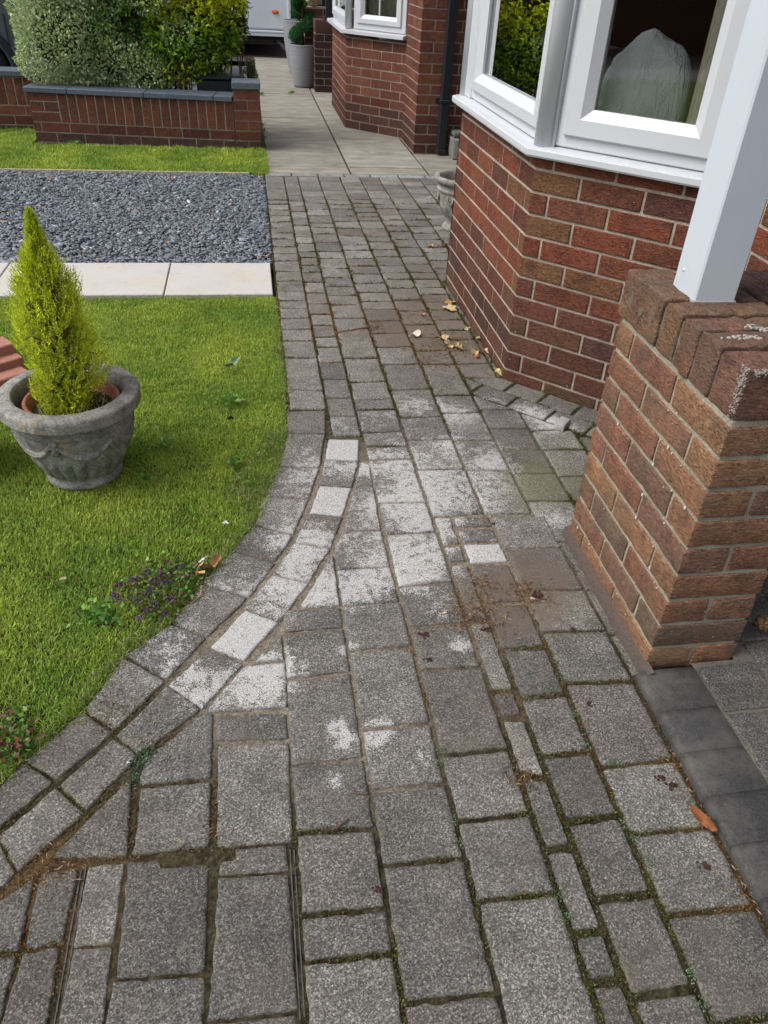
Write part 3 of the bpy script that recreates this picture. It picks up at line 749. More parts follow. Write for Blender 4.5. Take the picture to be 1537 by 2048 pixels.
# cream slabs
t=NT('cream_sandstone',.7,.3)
c=t.mix(t.ramp(t.noise(7,4,.6,None,.6),[(.5,0),(.75,.5)]),(.48,.465,.43),(.36,.37,.385))
c=t.mix(t.ramp(t.noise(4,3),[(.5,0),(.7,.35)]),c,(.50,.40,.27))
c=t.mix(t.ramp(t.noise(45,3,.6),[(.64,0),(.74,.6)]),c,(.22,.20,.17))
M_CREAM=t.out(c,t.bump(t.noise(30,4),.002,.5))
slabs=[(-2.10,-1.24),(-1.236,-.445),(-.441,.073)]
lab=['cream stone edging slab leaving the left side of the photo','cream stone edging slab behind the top of the potted conifer','cream stone edging slab meeting the block path at its right end']
for (x0,x1),lb in zip(slabs,lab):
    b=MB(); b.box(x0,3.672,-.045,x1-.002,4.135,.008+random.uniform(-.001,.001),bev=.003)
    tag(b.build('edging_slab',M_CREAM),lb,'paving slab','cream slabs between lawn and slate bed')

# ------------------------------------------------------------------ neighbour's concrete flags
t=NT('riven_concrete',.85,.25); A=t.attr()
c=t.mix(1.0,A.outputs['Color'],t.ramp(t.noise(1,4,.65,t.map((4,9,1))),[(.3,.66),(.7,1.25)]),'MULTIPLY')
c=t.mix(t.ramp(t.noise(5,5,.7),[(.52,0),(.75,.6)]),c,(.13,.125,.10))
M_FLAG=t.out(c,t.bump(t.noise(1,4,.6,t.map((9,34,1))),.006,.6))
ys=[6.245,6.47,7.01,7.52,8.02,8.62,9.15,10.19,10.75,11.78,12.4,13.3,13.9]
b=MB()
for (x0,x1) in ((.12,.745),(.755,1.36),(1.37,1.98),(1.99,2.6)):
    for y0,y1 in zip(ys[:-1],ys[1:]):
        if x0>1.3 and y0>7: continue
        c=np.array([.255,.24,.20])*random.uniform(.88,1.1)
        b.box(x0+.004,y0+.005,-.04,x1-.004,y1-.005,-.001+random.uniform(-.002,.002),c,bev=.003)
fl=b.build('slab_path',M_FLAG); fl['kind']='structure'
sheet('slab_bedding',[(.03,6.235),(2.7,6.235),(2.7,14.2),(-3.0,14.2),(-3,13.4),(.03,13.4)],-.012,mat_plain('dark_grit',(.07,.062,.05),.95,.1,(120,.004),.4,20))

# ------------------------------------------------------------------ brickwork
REDS=[(.225,.084,.050),(.208,.076,.046),(.190,.072,.046),(.235,.092,.054),(.135,.062,.048),(.180,.074,.048),(.190,.094,.050)]
def brick_face(mb,o,u,length,z0,heights,bond,n,colf,d=.0045,lo_r=True,hi_r=True,res=.022,bl=.217,soldier=False,jn=.0082,rough=1.0):
    """raised brick faces on the plane through o along u (unit xy), outward n (unit xy)."""
    o=Vector((o[0],o[1],0)); u=Vector((u[0],u[1],0)); n=Vector((n[0],n[1],0)); z=z0
    for row,h in enumerate(heights):
        h=h+.0018
        st=bond(row); s=st
        bw=bl
        first=True
        cuts=[]
        a=0.0; nxt=st if st>0.001 else bw
        while a<length-.012:
            e=min(a+nxt,length); cuts.append((a,e)); a=e+jn; nxt=bw
        for (a,e) in cuts:
            la=(a<=.0001); lb=(e>=length-.0001)
            a2=a; e2=e
            ext=d*.414
            if la and not lo_r: a2=a-ext
            if lb and not hi_r: e2=e+ext
            w_=e2-a2; nu=max(2,int(w_/res)); nv=max(2,int(h/res))
            us=[0,.0016,.0055]+[w_*i/nu for i in range(1,nu)]+[w_-.0055,w_-.0016,w_]; vs_=[0,.0016,.0055]+[h*i/nv for i in range(1,nv)]+[h-.0055,h-.0016,h]
            if la and not lo_r: us=[0,.004]+us[3:]
            col=colf(row,(a+e)/2,z); V=[]
            for iv,v in enumerate(vs_):
                for iu,uu in enumerate(us):
                    P=o+u*(a2+uu); hgt=d
                    x_=P.x;y_=P.y;zz=z+v
                    nn=noise.noise((x_*38+row*3.1,y_*38,zz*60))*.0018*rough
                    edge_u=(iu==0 and not(la and not lo_r)) or (iu==len(us)-1 and not(lb and not hi_r)); edge_v=iv in(0,len(vs_)-1)
                    if edge_u or edge_v:
                        hgt=-.008; q=noise.noise((x_*90,y_*90,zz*90))*.0018*rough
                        if edge_v: zz+=q
                        if edge_u: P=P+u*q
                    else: hgt=d+(nn if not((iu==0)or(iu==len(us)-1)) else 0)
                    Q=P+n*hgt; V.append((Q.x,Q.y,zz))
            nu_=len(us); Fc=[]
            for iv in range(len(vs_)-1):
                for iu in range(nu_-1):
                    q=(iv*nu_+iu,iv*nu_+iu+1,(iv+1)*nu_+iu+1,(iv+1)*nu_+iu); Fc.append(q)
            mb.add(V,Fc,col,res<.045)
        z+=h+jn
def backing(mb,o,u,length,z0,z1,n,thick=.1):
    o=Vector((o[0],o[1]));u=Vector(u);n=Vector(n)
    q=[o,o+u*length,o+u*length-n*thick,o-n*thick]
    if area([tuple(a) for a in q])<0: q=q[::-1]
    mb.prism([tuple(a) for a in q],z0,z1)
def bayc(row,s,z):
    c=np.array(random.choice(REDS))
    if random.random()<.5: c=c*np.array([1.06,.95,.95])
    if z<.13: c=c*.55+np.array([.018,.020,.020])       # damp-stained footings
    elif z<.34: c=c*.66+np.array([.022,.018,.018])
    return tuple(c*random.uniform(.88,1.12))
house=tag(empty('house',(1.42,2.73,0)),'near red brick house with a white framed bay window beside the block path','house')
H11=[.065]*11+[.037]; Z0=-.029
# wall faces: front of bay (x = .968), splayed near side, hidden far side, main wall
wb=MB(); wm=MB()
L1=1.10
def bcol_front(row,s,z):
    c=bayc(row,s,z)
    if s<.12 and z>.2 and random.random()<.55: c=(.21,.112,.058)
    return c
def bcol_side(row,s,z):
    c=bayc(row,s,z)
    if s<.22 and row in (10,8,6) : c=(.205,.108,.058)
    return c
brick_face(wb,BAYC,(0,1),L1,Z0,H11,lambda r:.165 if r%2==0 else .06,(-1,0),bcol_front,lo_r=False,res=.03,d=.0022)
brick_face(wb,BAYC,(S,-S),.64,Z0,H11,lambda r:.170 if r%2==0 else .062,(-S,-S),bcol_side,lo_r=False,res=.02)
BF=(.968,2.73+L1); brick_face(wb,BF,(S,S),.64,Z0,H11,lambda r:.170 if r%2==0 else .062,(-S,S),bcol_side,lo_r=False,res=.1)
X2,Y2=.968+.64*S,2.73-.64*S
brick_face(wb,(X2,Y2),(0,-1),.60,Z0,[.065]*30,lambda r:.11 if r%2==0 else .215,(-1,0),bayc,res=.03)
poly=[(BAYC[0],BAYC[1]),(X2,Y2),(X2+.1,Y2),(BAYC[0]+.1,BAYC[1]+.041),(BAYC[0]+.1,BF[1]-.041),(X2+.1,BF[1]+.64*S),(X2,BF[1]+.64*S),BF]
# mortar cores
wm.prism([(BAYC[0],BAYC[1]),(X2,Y2),(X2+.14,Y2),(BAYC[0]+.1,BAYC[1]+.04)],-.06,.831)
wm.prism([(BAYC[0],BAYC[1]),(BAYC[0]+.1,BAYC[1]+.04),(BAYC[0]+.1,BF[1]-.04),BF],-.06,.831)
wm.prism([BF,(BAYC[0]+.1,BF[1]-.04),(X2+.14,BF[1]+.64*S),(X2,BF[1]+.64*S)],-.06,.831)
wm.box(X2,Y2-.6,-.06,X2+.14,Y2-.001,5.0)
wm.box(X2,BF[1]+.64*S,-.06,X2+.14,4.40,5.0)
wb.build('wall',M_BRK,house); wm.build('mortar',M_MOR,house)
# upper storey and return walls (mostly above the picture; they shade the path)
up=MB()
up.prism([(.96,2.72),(X2-.005,Y2-.02),(X2+.3,Y2-.02),(X2+.3,BF[1]+.5),(X2-.005,BF[1]+.48),(.96,BF[1]+.01)],2.15,5.0,(.13,.05,.035))
up.box(X2+.14,-1.0,-.06,X2+4,Y2-.02,.0,(.05,.05,.05))
up.box(X2+.02,-1.5,2.3,X2+.2,Y2-.7,5.0,(.13,.05,.035))
up.box(X2+.141,4.30,-.06,X2+3,4.40,5.0,(.13,.05,.035))
up.build('upper_wall',M_VC,house)
rf=MB(); rf.box(.78,-1.6,2.28,X2,1.9,2.40,(.6,.6,.6)); rf.build('porch_roof',M_VC,house)
# window sill: follows the bay
def offs(d):
    """bay outline moved outwards by d"""
    t8=math.tan(math.pi/8)
    return [(X2-d*S+ .0,Y2-d*S),(BAYC[0]-d,BAYC[1]-d*t8),(BAYC[0]-d,BF[1]+d*t8),(X2-d*S,BF[1]+.64*S+d*S)]
def band(mb,d0,d1,z0,z1,col=(1,1,1),zo=None,zb=None):
    """strip between outline offsets d0 (outer) and d1 (inner)"""
    A=offs(d0);B=offs(d1); zo=z1 if zo is None else zo; zb=z0 if zb is None else zb
    for i in range(3):
        a,b_=A[i],A[i+1];c,d=B[i+1],B[i]
        vs=[(*a,zb),(*b_,zb),(*c,z0),(*d,z0),(*a,zo),(*b_,zo),(*c,z1),(*d,z1)]
        fs=[(0,3,2,1),(4,5,6,7),(0,1,5,4),(2,3,7,6)]
        if i==0: fs.append((0,4,7,3))
        if i==2: fs.append((1,2,6,5))
        mb.add(vs,fs,col)
sb=MB(); band(sb,.052,-.06,.796,.872,zo=.862,zb=.833); band(sb,.0535,.0521,.8325,.8615,zo=.8605)
sb=MB()
band(sb,.046,-.06,.815,.874,zo=.864,zb=.835); band(sb,.050,.0462,.838,.862,zo=.860,zb=.840)
o_=sb.build('sill',M_UP,house)
md=o_.modifiers.new('b','BEVEL'); md.width=.003; md.segments=2; md.limit_method='ANGLE'
# windows: helper on a vertical plane
def frame_bar(mb,o,u,n,s0,s1,z0,z1,d0,d1,ch=0):
    """box on the wall plane: along u from s0 to s1, depth (outwards) d0..d1"""
    o=Vector((o[0],o[1],0));u=Vector((u[0],u[1],0));n=Vector((n[0],n[1],0))
    M=Matrix(((u.x,n.x,0,o.x),(u.y,n.y,0,o.y),(0,0,1,0),(0,0,0,1)))
    mb.box(s0,d0,z0,s1,d1,z1,bev=.003 if ch==0 else ch,M=M)
def sash(mb,o,u,n,s0,s1,z0,z1,wd,d0,d1,slope=.02):
    """mitred picture-frame with a sloping inner lip"""
    o=Vector((o[0],o[1],0));u=Vector((u[0],u[1],0));n=Vector((n[0],n[1],0)); Z=Vector((0,0,1))
    def ring(i,d): return [o+u*(s0+i)+n*d+Z*(z0+i),o+u*(s1-i)+n*d+Z*(z0+i),o+u*(s1-i)+n*d+Z*(z1-i),o+u*(s0+i)+n*d+Z*(z1-i)]
    R=[ring(0,d0),ring(0,d1-.004),ring(.004,d1),ring(wd-slope,d1),ring(wd,d1-slope*.8),ring(wd,d0)]
    vs=[p for r in R for p in r]; fs=[]
    for j in range(len(R)-1):
        for k in range(4): fs.append((j*4+k,j*4+(k+1)%4,(j+1)*4+(k+1)%4,(j+1)*4+k))
    mb.add(vs,fs)
def window(parent,o,u,n,s0,s1,z0,z1,outer=.05,sw=.07,glass_d=-.028,dep=.0):
    f=MB()
    sash(f,o,u,n,s0,s1,z0,z1,outer,-.05+dep,-.004+dep,.008)
    sash(f,o,u,n,s0+outer-.012,s1-outer+.012,z0+outer-.012,z1-outer+.012,sw+.012,-.04+dep,.010+dep,.030)
    fo=f.build('window',M_UP,parent)
    i=outer+sw-.004
    g=MB(); oo=Vector((o[0],o[1],0));uu=Vector((u[0],u[1],0));nn=Vector((n[0],n[1],0))
    q=[oo+uu*(s0+i)+nn*(glass_d+dep)+Vector((0,0,z0+i)),oo+uu*(s1-i)+nn*(glass_d+dep)+Vector((0,0,z0+i)),oo+uu*(s1-i)+nn*(glass_d+dep)+Vector((0,0,z1-i)),oo+uu*(s0+i)+nn*(glass_d+dep)+Vector((0,0,z1-i))]
    g.add(q,[(0,1,2,3)]); g.build('pane',M_GLASS,fo)
    gk=MB(); e=.004
    for (a,b_,c,d) in ((s0+i,s1-i,z0+i-.001,z0+i+e),(s0+i,s1-i,z1-i-e,z1-i)):
        frame_bar(gk,o,u,n,a,b_,c,d,glass_d+dep+.0005,glass_d+dep+.004,.0008)
    for (a,b_) in ((s0+i,s0+i+e),(s1-i-e,s1-i)): frame_bar(gk,o,u,n,a,b_,z0+i+e,z1-i-e,glass_d+dep+.0005,glass_d+dep+.004,.0008)
    gk.build('gasket',M_BLACKP,fo)
    return fo
window(house,BAYC,(S,-S),(-S,-S),.045,.615,.872,2.10)
window(house,BAYC,(0,1),(-1,0),.0,.99,.872,2.10,sw=.055)
window(house,BF,(S,S),(-S,S),.045,.615,.872,2.10)
cp=MB()
# fluted corner posts of the bay
def post(mb,cx,cy,ang):
    mb.tube([(cx+.004,cy+.002,.866),(cx+.004,cy+.002,2.12)],.036,28)
    for k,off in enumerate((.030,.041,.052)):
        x_=BAYC[0]+S*off-.003; y_=(BAYC[1]-S*off-.003) if ang<0 else (BF[1]+S*off+.003)
        mb.tube([(x_,y_,.866),(x_,y_,2.12)],.0062,10)
post(cp,BAYC[0]+.012,BAYC[1]-.006,math.radians(-67.5)); cp.build('corner_post',M_UP,house); cp=MB(); post(cp,BF[0]+.012,BF[1]+.006,math.radians(67.5))
frame_bar(cp,BF,(0,-1),(-1,0),.012,.115,.870,2.11,-.04,.004)
cp.build('corner_post',M_UP,house)
# room behind the glass
rm=MB()
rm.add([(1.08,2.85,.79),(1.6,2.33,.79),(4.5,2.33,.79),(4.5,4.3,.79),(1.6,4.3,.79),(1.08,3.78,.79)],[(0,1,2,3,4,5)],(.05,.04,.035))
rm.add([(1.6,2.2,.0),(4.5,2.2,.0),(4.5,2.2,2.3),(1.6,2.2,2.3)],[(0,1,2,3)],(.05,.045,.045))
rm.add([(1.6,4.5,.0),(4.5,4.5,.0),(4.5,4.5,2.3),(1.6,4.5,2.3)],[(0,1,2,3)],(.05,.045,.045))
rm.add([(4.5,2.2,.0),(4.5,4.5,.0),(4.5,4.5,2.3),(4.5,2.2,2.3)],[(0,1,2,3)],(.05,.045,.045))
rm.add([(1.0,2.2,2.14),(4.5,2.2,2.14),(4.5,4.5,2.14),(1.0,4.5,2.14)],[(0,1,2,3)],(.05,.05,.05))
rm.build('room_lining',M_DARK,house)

# cushion and curtain seen through the glass
def cushion(name,c,rx,ry,rz,rotz,label,cat):
    V=[];F=[];nu,nv=48,28
    for j in range(nv+1):
        ph=-math.pi/2+math.pi*j/nv
        for i in range(nu):
            th=2*math.pi*i/nu; p_=.72
            x_=math.copysign(abs(math.cos(ph)*math.cos(th))**p_,math.cos(th)); y_=math.cos(ph)*math.sin(th); z_=math.copysign(abs(math.sin(ph))**.75,math.sin(ph))
            q=Vector((x_*rx,y_*ry,z_*rz)); q.z*=1+.16*max(0,1-abs(q.x)/(rx*.8))**1.5*(q.z>0); q.y*=1+.10*math.sin(9*math.atan2(q.x,rz*1.1-q.z)); q*=1+.05*noise.noise(q*9)+.05*noise.noise((q.x*16+q.z*20,q.y*10,q.z*7))+.02*noise.noise(q*45)
            q.rotate(Matrix.Rotation(rotz,3,'Z')); V.append(tuple(Vector(c)+q))
    for j in range(nv):
        for i in range(nu): F.append((j*nu+i,j*nu+(i+1)%nu,(j+1)*nu+(i+1)%nu,(j+1)*nu+i))
    b=MB(); b.add(V,F,(.88,.89,.88),True); o=b.build(name,M_FAB); return tag(o,label,cat)
t=NT('woven_grey',.95,.1); A=t.attr()
c=t.mix(1.0,A.outputs['Color'],t.ramp(t.noise(1,2,.6,t.map((60,260,220))),[(.3,.92),(.7,1.08)]),'MULTIPLY'); M_FAB=t.out(c,t.bump(t.noise(1,4,.6,t.map((26,26,9)),1.2),.02,.9,t.bump(t.noise(240,2),.001,.4)))
cushion('cushion',(1.285,2.685,.985),.15,.075,.20,math.radians(-45),'silvery grey round topped cushion behind the splayed bay window glass','cushion')
cushion('cushion',(1.215,2.715,.90),.10,.06,.11,math.radians(-35),'smaller grey cushion low at the left of the splayed bay window glass','cushion')
def curtain(p0,p1,z0,z1,col,amp=.012,waves=6,name='curtain',label='',mat=None):
    n_=waves*8; V=[];F=[]; p0=Vector(p0);p1=Vector(p1); d=(p1-p0); nn=Vector((-d.y,d.x)).normalized()
    for i in range(n_+1):
        q=p0+d*(i/n_)+nn*amp*math.sin(i/n_*waves*2*math.pi)
        V+= [(q.x,q.y,z0),(q.x,q.y,z1)]
    for i in range(n_): F.append((2*i,2*i+2,2*i+3,2*i+1))
    b=MB(); b.add(V,F,col,True); return tag(b.build(name,mat or M_CUR),label,'curtain')
t=NT('linen',.9,.1); A=t.attr(); c=t.mix(1.0,A.outputs['Color'],t.ramp(t.noise(1,2,.6,t.map((300,300,40))),[(.3,.8),(.7,1.2)]),'MULTIPLY'); M_CUR=t.out(c)
curtain((1.318,2.430),(1.392,2.356),.80,2.1,(.92,.82,.64),.006,2,label='beige linen curtain at the right edge of the splayed bay window')
curtain((1.06,3.46),(1.08,3.66),.80,2.1,(.8,.8,.7),.010,3,label='pale curtain at the far end of the front bay window')

# ------------------------------------------------------------------ porch pier and low wall
def block(mb,x0,y0,z0,x1,y1,z1,col,res=.022,rnd=.0032,amp=.0026,seed=0.0):
    """a weathered brick: subdivided box with rounded, uneven arrises"""
    sz=(x1-x0,y1-y0,z1-z0); N=[max(2,int(s/res)) for s in sz]
    def ticks(k):
        s=sz[k]; n_=N[k]; r=min(rnd,s*.2); return [0,r*.4,r]+[r+(s-2*r)*i/n_ for i in range(1,n_)]+[s-r,s-r*.4,s]
    T=[ticks(k) for k in range(3)]; c=Vector(((x0+x1)/2,(y0+y1)/2,(z0+z1)/2)); h=Vector(sz)*.5
    for ax in range(3):
        a,b=(ax+1)%3,(ax+2)%3
        for side in (0,1):
            V=[];na,nb=len(T[a]),len(T[b])
            for j in T[b]:
                for i in T[a]:
                    p=[0,0,0]; p[a]=i-h[a]; p[b]=j-h[b]; p[ax]=h[ax]*(1 if side else -1)
                    q=Vector(p); r=rnd
                    inn=Vector([max(-(h[k]-r),min(h[k]-r,q[k])) for k in range(3)]); dv=q-inn
                    if dv.length>1e-6: q=inn+dv.normalized()*r
                    wpt=c+q; nz=noise.noise((wpt.x*42+seed,wpt.y*42,wpt.z*42))*amp+noise.noise((wpt.x*130,wpt.y*130+seed,wpt.z*130))*amp*.5
                    cr=sum(1 for k in range(3) if h[k]-abs(p[k])<r*1.1)
                    if cr>=2: nz-=abs(noise.noise((wpt.x*60,wpt.y*60,wpt.z*60+seed)))*amp*1.6
                    q=q*(1+nz/max(q.length,.02)); V.append(tuple(c+q))
            F=[]
            for j in range(nb-1):
                for i in range(na-1):
                    f=(j*na+i,j*na+i+1,(j+1)*na+i+1,(j+1)*na+i); F.append(f if side else f[::-1])
            mb.add(V,F,col,True)
PB=[(.320,.160,.088),(.300,.130,.080),(.300,.160,.086),(.230,.125,.086),(.320,.172,.086),(.275,.138,.088),(.205,.130,.092),(.290,.130,.084)]
def pbc(): return tuple(np.array(random.choice(PB))*random.uniform(.85,1.12))
pier=tag(empty('porch_pier',(.98,1.42,0)),'low orange brown brick porch pier with brick on edge capping carrying the white post','brick pier')
pb=MB(); x0,x1,yA,yB=.871,1.097,1.157,1.690; J=.010
for r in range(9):
    z=r*.075; zt=z+.065
    zb=z+.001
    if r%2==0:
        for (a,b_) in ((x0,x0+.108),(x0+.118,x1)):
            block(pb,a,yA,zb,b_,yA+.215,zt,pbc(),seed=r)
        for (a,b_) in ((x0,x0+.108),(x0+.118,x1)):
            block(pb,a,yA+.225,zb,b_,yA+.44,zt,pbc(),seed=r+.4)
        block(pb,x0,yA+.45,zb,x1,yB,zt,pbc(),seed=r)
    else:
        block(pb,x0,yA,zb,x1,yA+.1025,zt,pbc(),seed=r)
        for (a,b_) in ((x0,x0+.108),(x0+.118,x1)):
            block(pb,a,yA+.1125,zb,b_,yA+.3275,zt,pbc(),seed=r+.3); block(pb,a,yA+.3375,zb,b_,yB,zt,pbc(),seed=r+.9)
pb.build('brickwork',M_BRKP,pier)
pm=MB(); pm.box(x0+.0055,yA+.0055,-.03,x1-.0055,yB-.0055,.678,bev=.002); pm.build('mortar',M_MORD,pier)
cb=MB()
for (a,b_,cc) in ((1.157,1.250,(.22,.10,.070)),(1.259,1.335,(.18,.092,.066)),(1.344,1.412,(.22,.10,.066)),(1.421,1.493,(.22,.12,.066))):
    block(cb,x0-.001,a,.6785,x1+.001,b_,.785+random.uniform(-.0015,.0015),cc,rnd=.0038,amp=.0045,seed=a)
block(cb,x0-.003,1.503,.679,x0+.10,1.703,.789,(.22,.125,.075),rnd=.005,amp=.004,seed=3)
block(cb,x0+.106,1.503,.679,x1,1.600,.785,(.075,.048,.042),rnd=.007,amp=.004,seed=5)
cb.build('capping',M_BRKP,pier)
cm=MB(); cm.box(x0+.006,1.165,.66,x1-.004,1.695,.772,bev=.002); cm.build('capping_mortar',mat_mortar((.16,.14,.11)),pier)
# three mortar-plugged holes in the end cap brick and an efflorescence crust
for yy in (1.535,1.592,1.650):
    pl=MB(); vs=[(x0-.0040,yy+.012*math.cos(a),.735+.021*math.sin(a)) for a in np.linspace(0,2*math.pi,17)[:-1]]
    vs+=[(x0+.02,v[1],v[2]) for v in vs]; pl.add(vs,[tuple(range(16))[::-1]]+[(i,(i+1)%16,16+(i+1)%16,16+i) for i in range(16)],(.13,.105,.075)); pl.build('core_plug',M_VC,pier)
cr=MB()
for _ in range(520):
    t_=random.random()
    if t_<.5: p=(x0-.004+abs(random.gauss(0,.004)),1.160+random.gauss(.006,.006),.787-abs(random.gauss(0,.045)))
    else: p=(x0+.01+random.random()*.13,1.156+random.gauss(0,.004),.785-abs(random.gauss(0,.006)))
    s_=random.uniform(.0008,.0024); cr.box(p[0]-s_,p[1]-s_*.6,p[2]-s_,p[0]+s_,p[1]+s_*.6,p[2]+s_*.7,(.30,.26,.235),bev=s_*.45)
for (xx,yy,sx) in ((.94,1.30,.03),(.99,1.352,.014),(1.02,1.336,.018)):
    for _ in range(24):
        s_=random.uniform(.002,.004); a,b_=xx+random.gauss(0,sx*.5),yy+random.gauss(0,.005); cr.box(a-s_,b_-s_,.783,a+s_,b_+s_,.7885,(.34,.31,.28),bev=s_*.3)
cr.build('lime_crust',M_VC,pier)
ls=MB()
for _ in range(30):
    k_=random.randint(1,8); y_=random.uniform(1.17,1.68); z_=k_*.075-.005+random.gauss(0,.008); s_=random.choice((.0010,.0013,.0018,.0032))
    ls.box(x0-.0012,y_-s_,z_-s_*1.2,x0+.002,y_+s_,z_+s_*1.2,(.50,.48,.44),bev=s_*.35 if s_*.35<.0018 else .0012)
ls.build('lime_spots',M_VC,pier)['kind']='stuff'
# mortar haunch at the foot
hb=MB(); n_=26; V=[];F=[]
for i in range(n_+1):
    y_=1.12+(1.70-1.12)*i/n_; w_=.018+.005*noise.noise((y_*9,0,0)); h_=.030+.006*noise.noise((y_*12,3,0))
    V+=[(.876,y_,h_),(x0-w_*.6,y_,h_*.75),(x0-w_,y_,.001),(x0-w_*1.3,y_,-.02)]
for i in range(n_):
    for k in range(3): F.append((i*4+k,(i+1)*4+k,(i+1)*4+k+1,i*4+k+1))
hb.add(V,F,(.080,.060,.050),True); hb.build('haunching',M_VC,pier)
# low wall running from the pier to the house
lw=tag(empty('porch_wall',(1.25,1.61,0)),'low brick porch wall with dark brick on edge top between the pier and the house','brick wall')
lb=MB(); lm=MB()
brick_face(lb,(X2-.005,1.70),(-1,0),X2-.005-x1-.002,0.001,[.065]*9,lambda r:.1 if r%2 else .215,(0,1),bayc,res=.05)
brick_face(lb,(x1+.012,1.51),(1,0),X2-x1-.02,0.001,[.065]*9,lambda r:.1 if r%2 else .215,(0,-1),bayc,res=.05)
lb.build('brickwork',M_BRK,lw)
lm.box(x1+.001,1.512,-.05,X2-.001,1.698,.679); lm.build('mortar',M_MORD,lw)
lc=MB(); a=x1+.008
while a<X2-.03:
    e=min(a+.065,X2-.002); block(lc,a,1.503,.680,e,1.704,.786,tuple(np.array((.07,.045,.042))*random.uniform(.8,1.2)),rnd=.006,amp=.003,seed=a,res=.04); a=e+.008
lc.build('capping',M_BRK,lw)
# white post
pp=tag(empty('porch_post',(.98,1.545,.79)),'square white porch post standing on the brick pier','post')
t=NT('white_gloss_paint',.35,.4); c=t.mix(t.ramp(t.noise(9,4,.6),[(.5,0),(.8,.2)]),(.53,.575,.635),(.45,.48,.52))
c=t.mix(t.ramp(t.noise(55,3,.6),[(.72,0),(.78,.4)]),c,(.45,.44,.42))
M_PAINT=t.out(c,t.bump(t.noise(1,3,.6,t.map((60,60,5))),.0015,.35))
b=MB(); b.box(.931,1.492,.784,1.028,1.596,2.30,bev=.0035)
b.build('shaft',M_PAINT,pp)
b=MB(); b.box(.9285,1.4895,.781,1.0305,1.5985,.7885,(.30,.29,.27),bev=.002); b.build('sealant',M_VC,pp)
b=MB(); b.tube([(.929,1.565,.832),(.933,1.565,.832)],.0032,10,(.75,.76,.78)); b.build('screw_cap',M_VC,pp)

# ------------------------------------------------------------------ kerb and porch floor
t=NT('charcoal_kerb',.75,.35); A=t.attr()
c=t.mix(1.0,A.outputs['Color'],t.ramp(t.noise(300,3,.6),[(.3,.55),(.7,1.6)]),'MULTIPLY')
c=t.mix(t.ramp(t.voro(120).outputs['Distance'],[(.07,.8),(.13,0)]),c,(.20,.19,.18)); c=t.mix(t.ramp(t.noise(9,5,.75),[(.42,0),(.62,.70)]),c,(.12,.112,.10))
c=t.mix(t.ramp(t.noise(34,4,.75),[(.58,0),(.72,.6)]),c,(.022,.021,.021))
M_KERB=t.out(c,t.bump(t.noise(190,4,.7),.005,.8))
ke=MB(); yk=[1.136,1.015,.905,.80,.695,.592,.49,.385,.28,.15]
for a,b_ in zip(yk[1:],yk[:-1]):
    x_l,x_r=.840,.985; zt=.024+random.uniform(-.0008,.0008); R_=.016; pr=[(x_l,-.03),(x_l,zt-R_)]
    for k in range(1,7): an=math.pi-k*math.pi/12; pr.append((x_l+R_+R_*math.cos(an),zt-R_+R_*math.sin(an)))
    pr+=[(x_r-.003,zt),(x_r,zt-.003),(x_r,-.03)]
    n_=len(pr); ny=6; V=[];F=[]
    for j in range(ny+1):
        t_=j/ny; y_=a+.0008+(b_-a-.0016)*t_; sh=.0004 if j in (0,ny) else 0
        for (x_,z_) in pr:
            cxm=(x_l+x_r)/2; V.append((x_+(cxm-x_)*sh*6+noise.noise((x_*40,y_*40,z_*40))*.0008,y_,z_-sh*(z_>0)))
    for j in range(ny):
        for k in range(n_-1): F.append((j*n_+k,j*n_+k+1,(j+1)*n_+k+1,(j+1)*n_+k))
    F.append(tuple(range(n_))[::-1]); F.append(tuple(ny*n_+k for k in range(n_)))
    ke.add(V,F,tuple(np.array((.042,.041,.042))*random.uniform(.9,1.15)),True)
kb_=ke.build('kerb',M_KERB); kb_['kind']='structure'
for (x0_,x1_) in ((.988,1.145),(1.145,1.30),(1.30,1.46)):
    y=1.150+random.uniform(-.02,.0); L=[(y,y)]
    if x0_>1.1: L=[(1.50,1.50),(1.36,1.36),(1.2,1.2)]
    while L[-1][0]>.2: L.append((L[-1][0]-random.choice((.14,.155,.21)),)*2)
    column(x0_,x1_,L,seg=False,z0=.023,tint=(.095,.095,.092),gap=.003) if False else [paver([(x0_,d),(x1_,d),(x1_,c_),(x0_,c_)],seg=False,z0=.023,tint=(.078,.077,.074),gap=.003,wm=0) for (c_,_),(d,_) in zip(L[:-1],L[1:])]
fl=pav_object('porch_floor'); fl['kind']='structure'
sheet('porch_floor_bedding',[(.985,.1),(2.2,.1),(2.2,1.60),(1.098,1.60),(1.098,1.15),(.985,1.15)],.018,mat_mortar((.15,.14,.12)))
sheet('soil_gap',[(.815,.15),(.845,.15),(.845,1.16),(.815,1.16)],-.004,M_SOIL)

# ------------------------------------------------------------------ neighbour's house
NX,NY=.915,8.17
nh=tag(empty('house',(1.385,8.1,0)),'neighbouring red brick house with a small white bay window beyond the concrete flags','house')
def nbc(row,s,z):
    c=np.array(random.choice([(.200,.080,.054),(.185,.070,.048),(.165,.066,.048),(.210,.088,.056)]))*random.uniform(.85,1.1)
    if z<.16: c=c*.45+np.array([.018,.018,.018])
    elif z<.30 and random.random()<.6: c=c*.6
    return tuple(c)
nb=MB(); nm=MB()
NL=1.36; SL=.665; NX2,NY2=NX+SL*S,NY-SL*S
HN=[.065]*10; ZN=.001
brick_face(nb,(NX,NY),(0,1),NL,ZN,HN,lambda r:.165 if r%2==0 else .06,(-1,0),nbc,lo_r=False,res=.08)
brick_face(nb,(NX,NY),(S,-S),SL,ZN,HN,lambda r:.170 if r%2==0 else .062,(-S,-S),nbc,lo_r=False,res=.08)
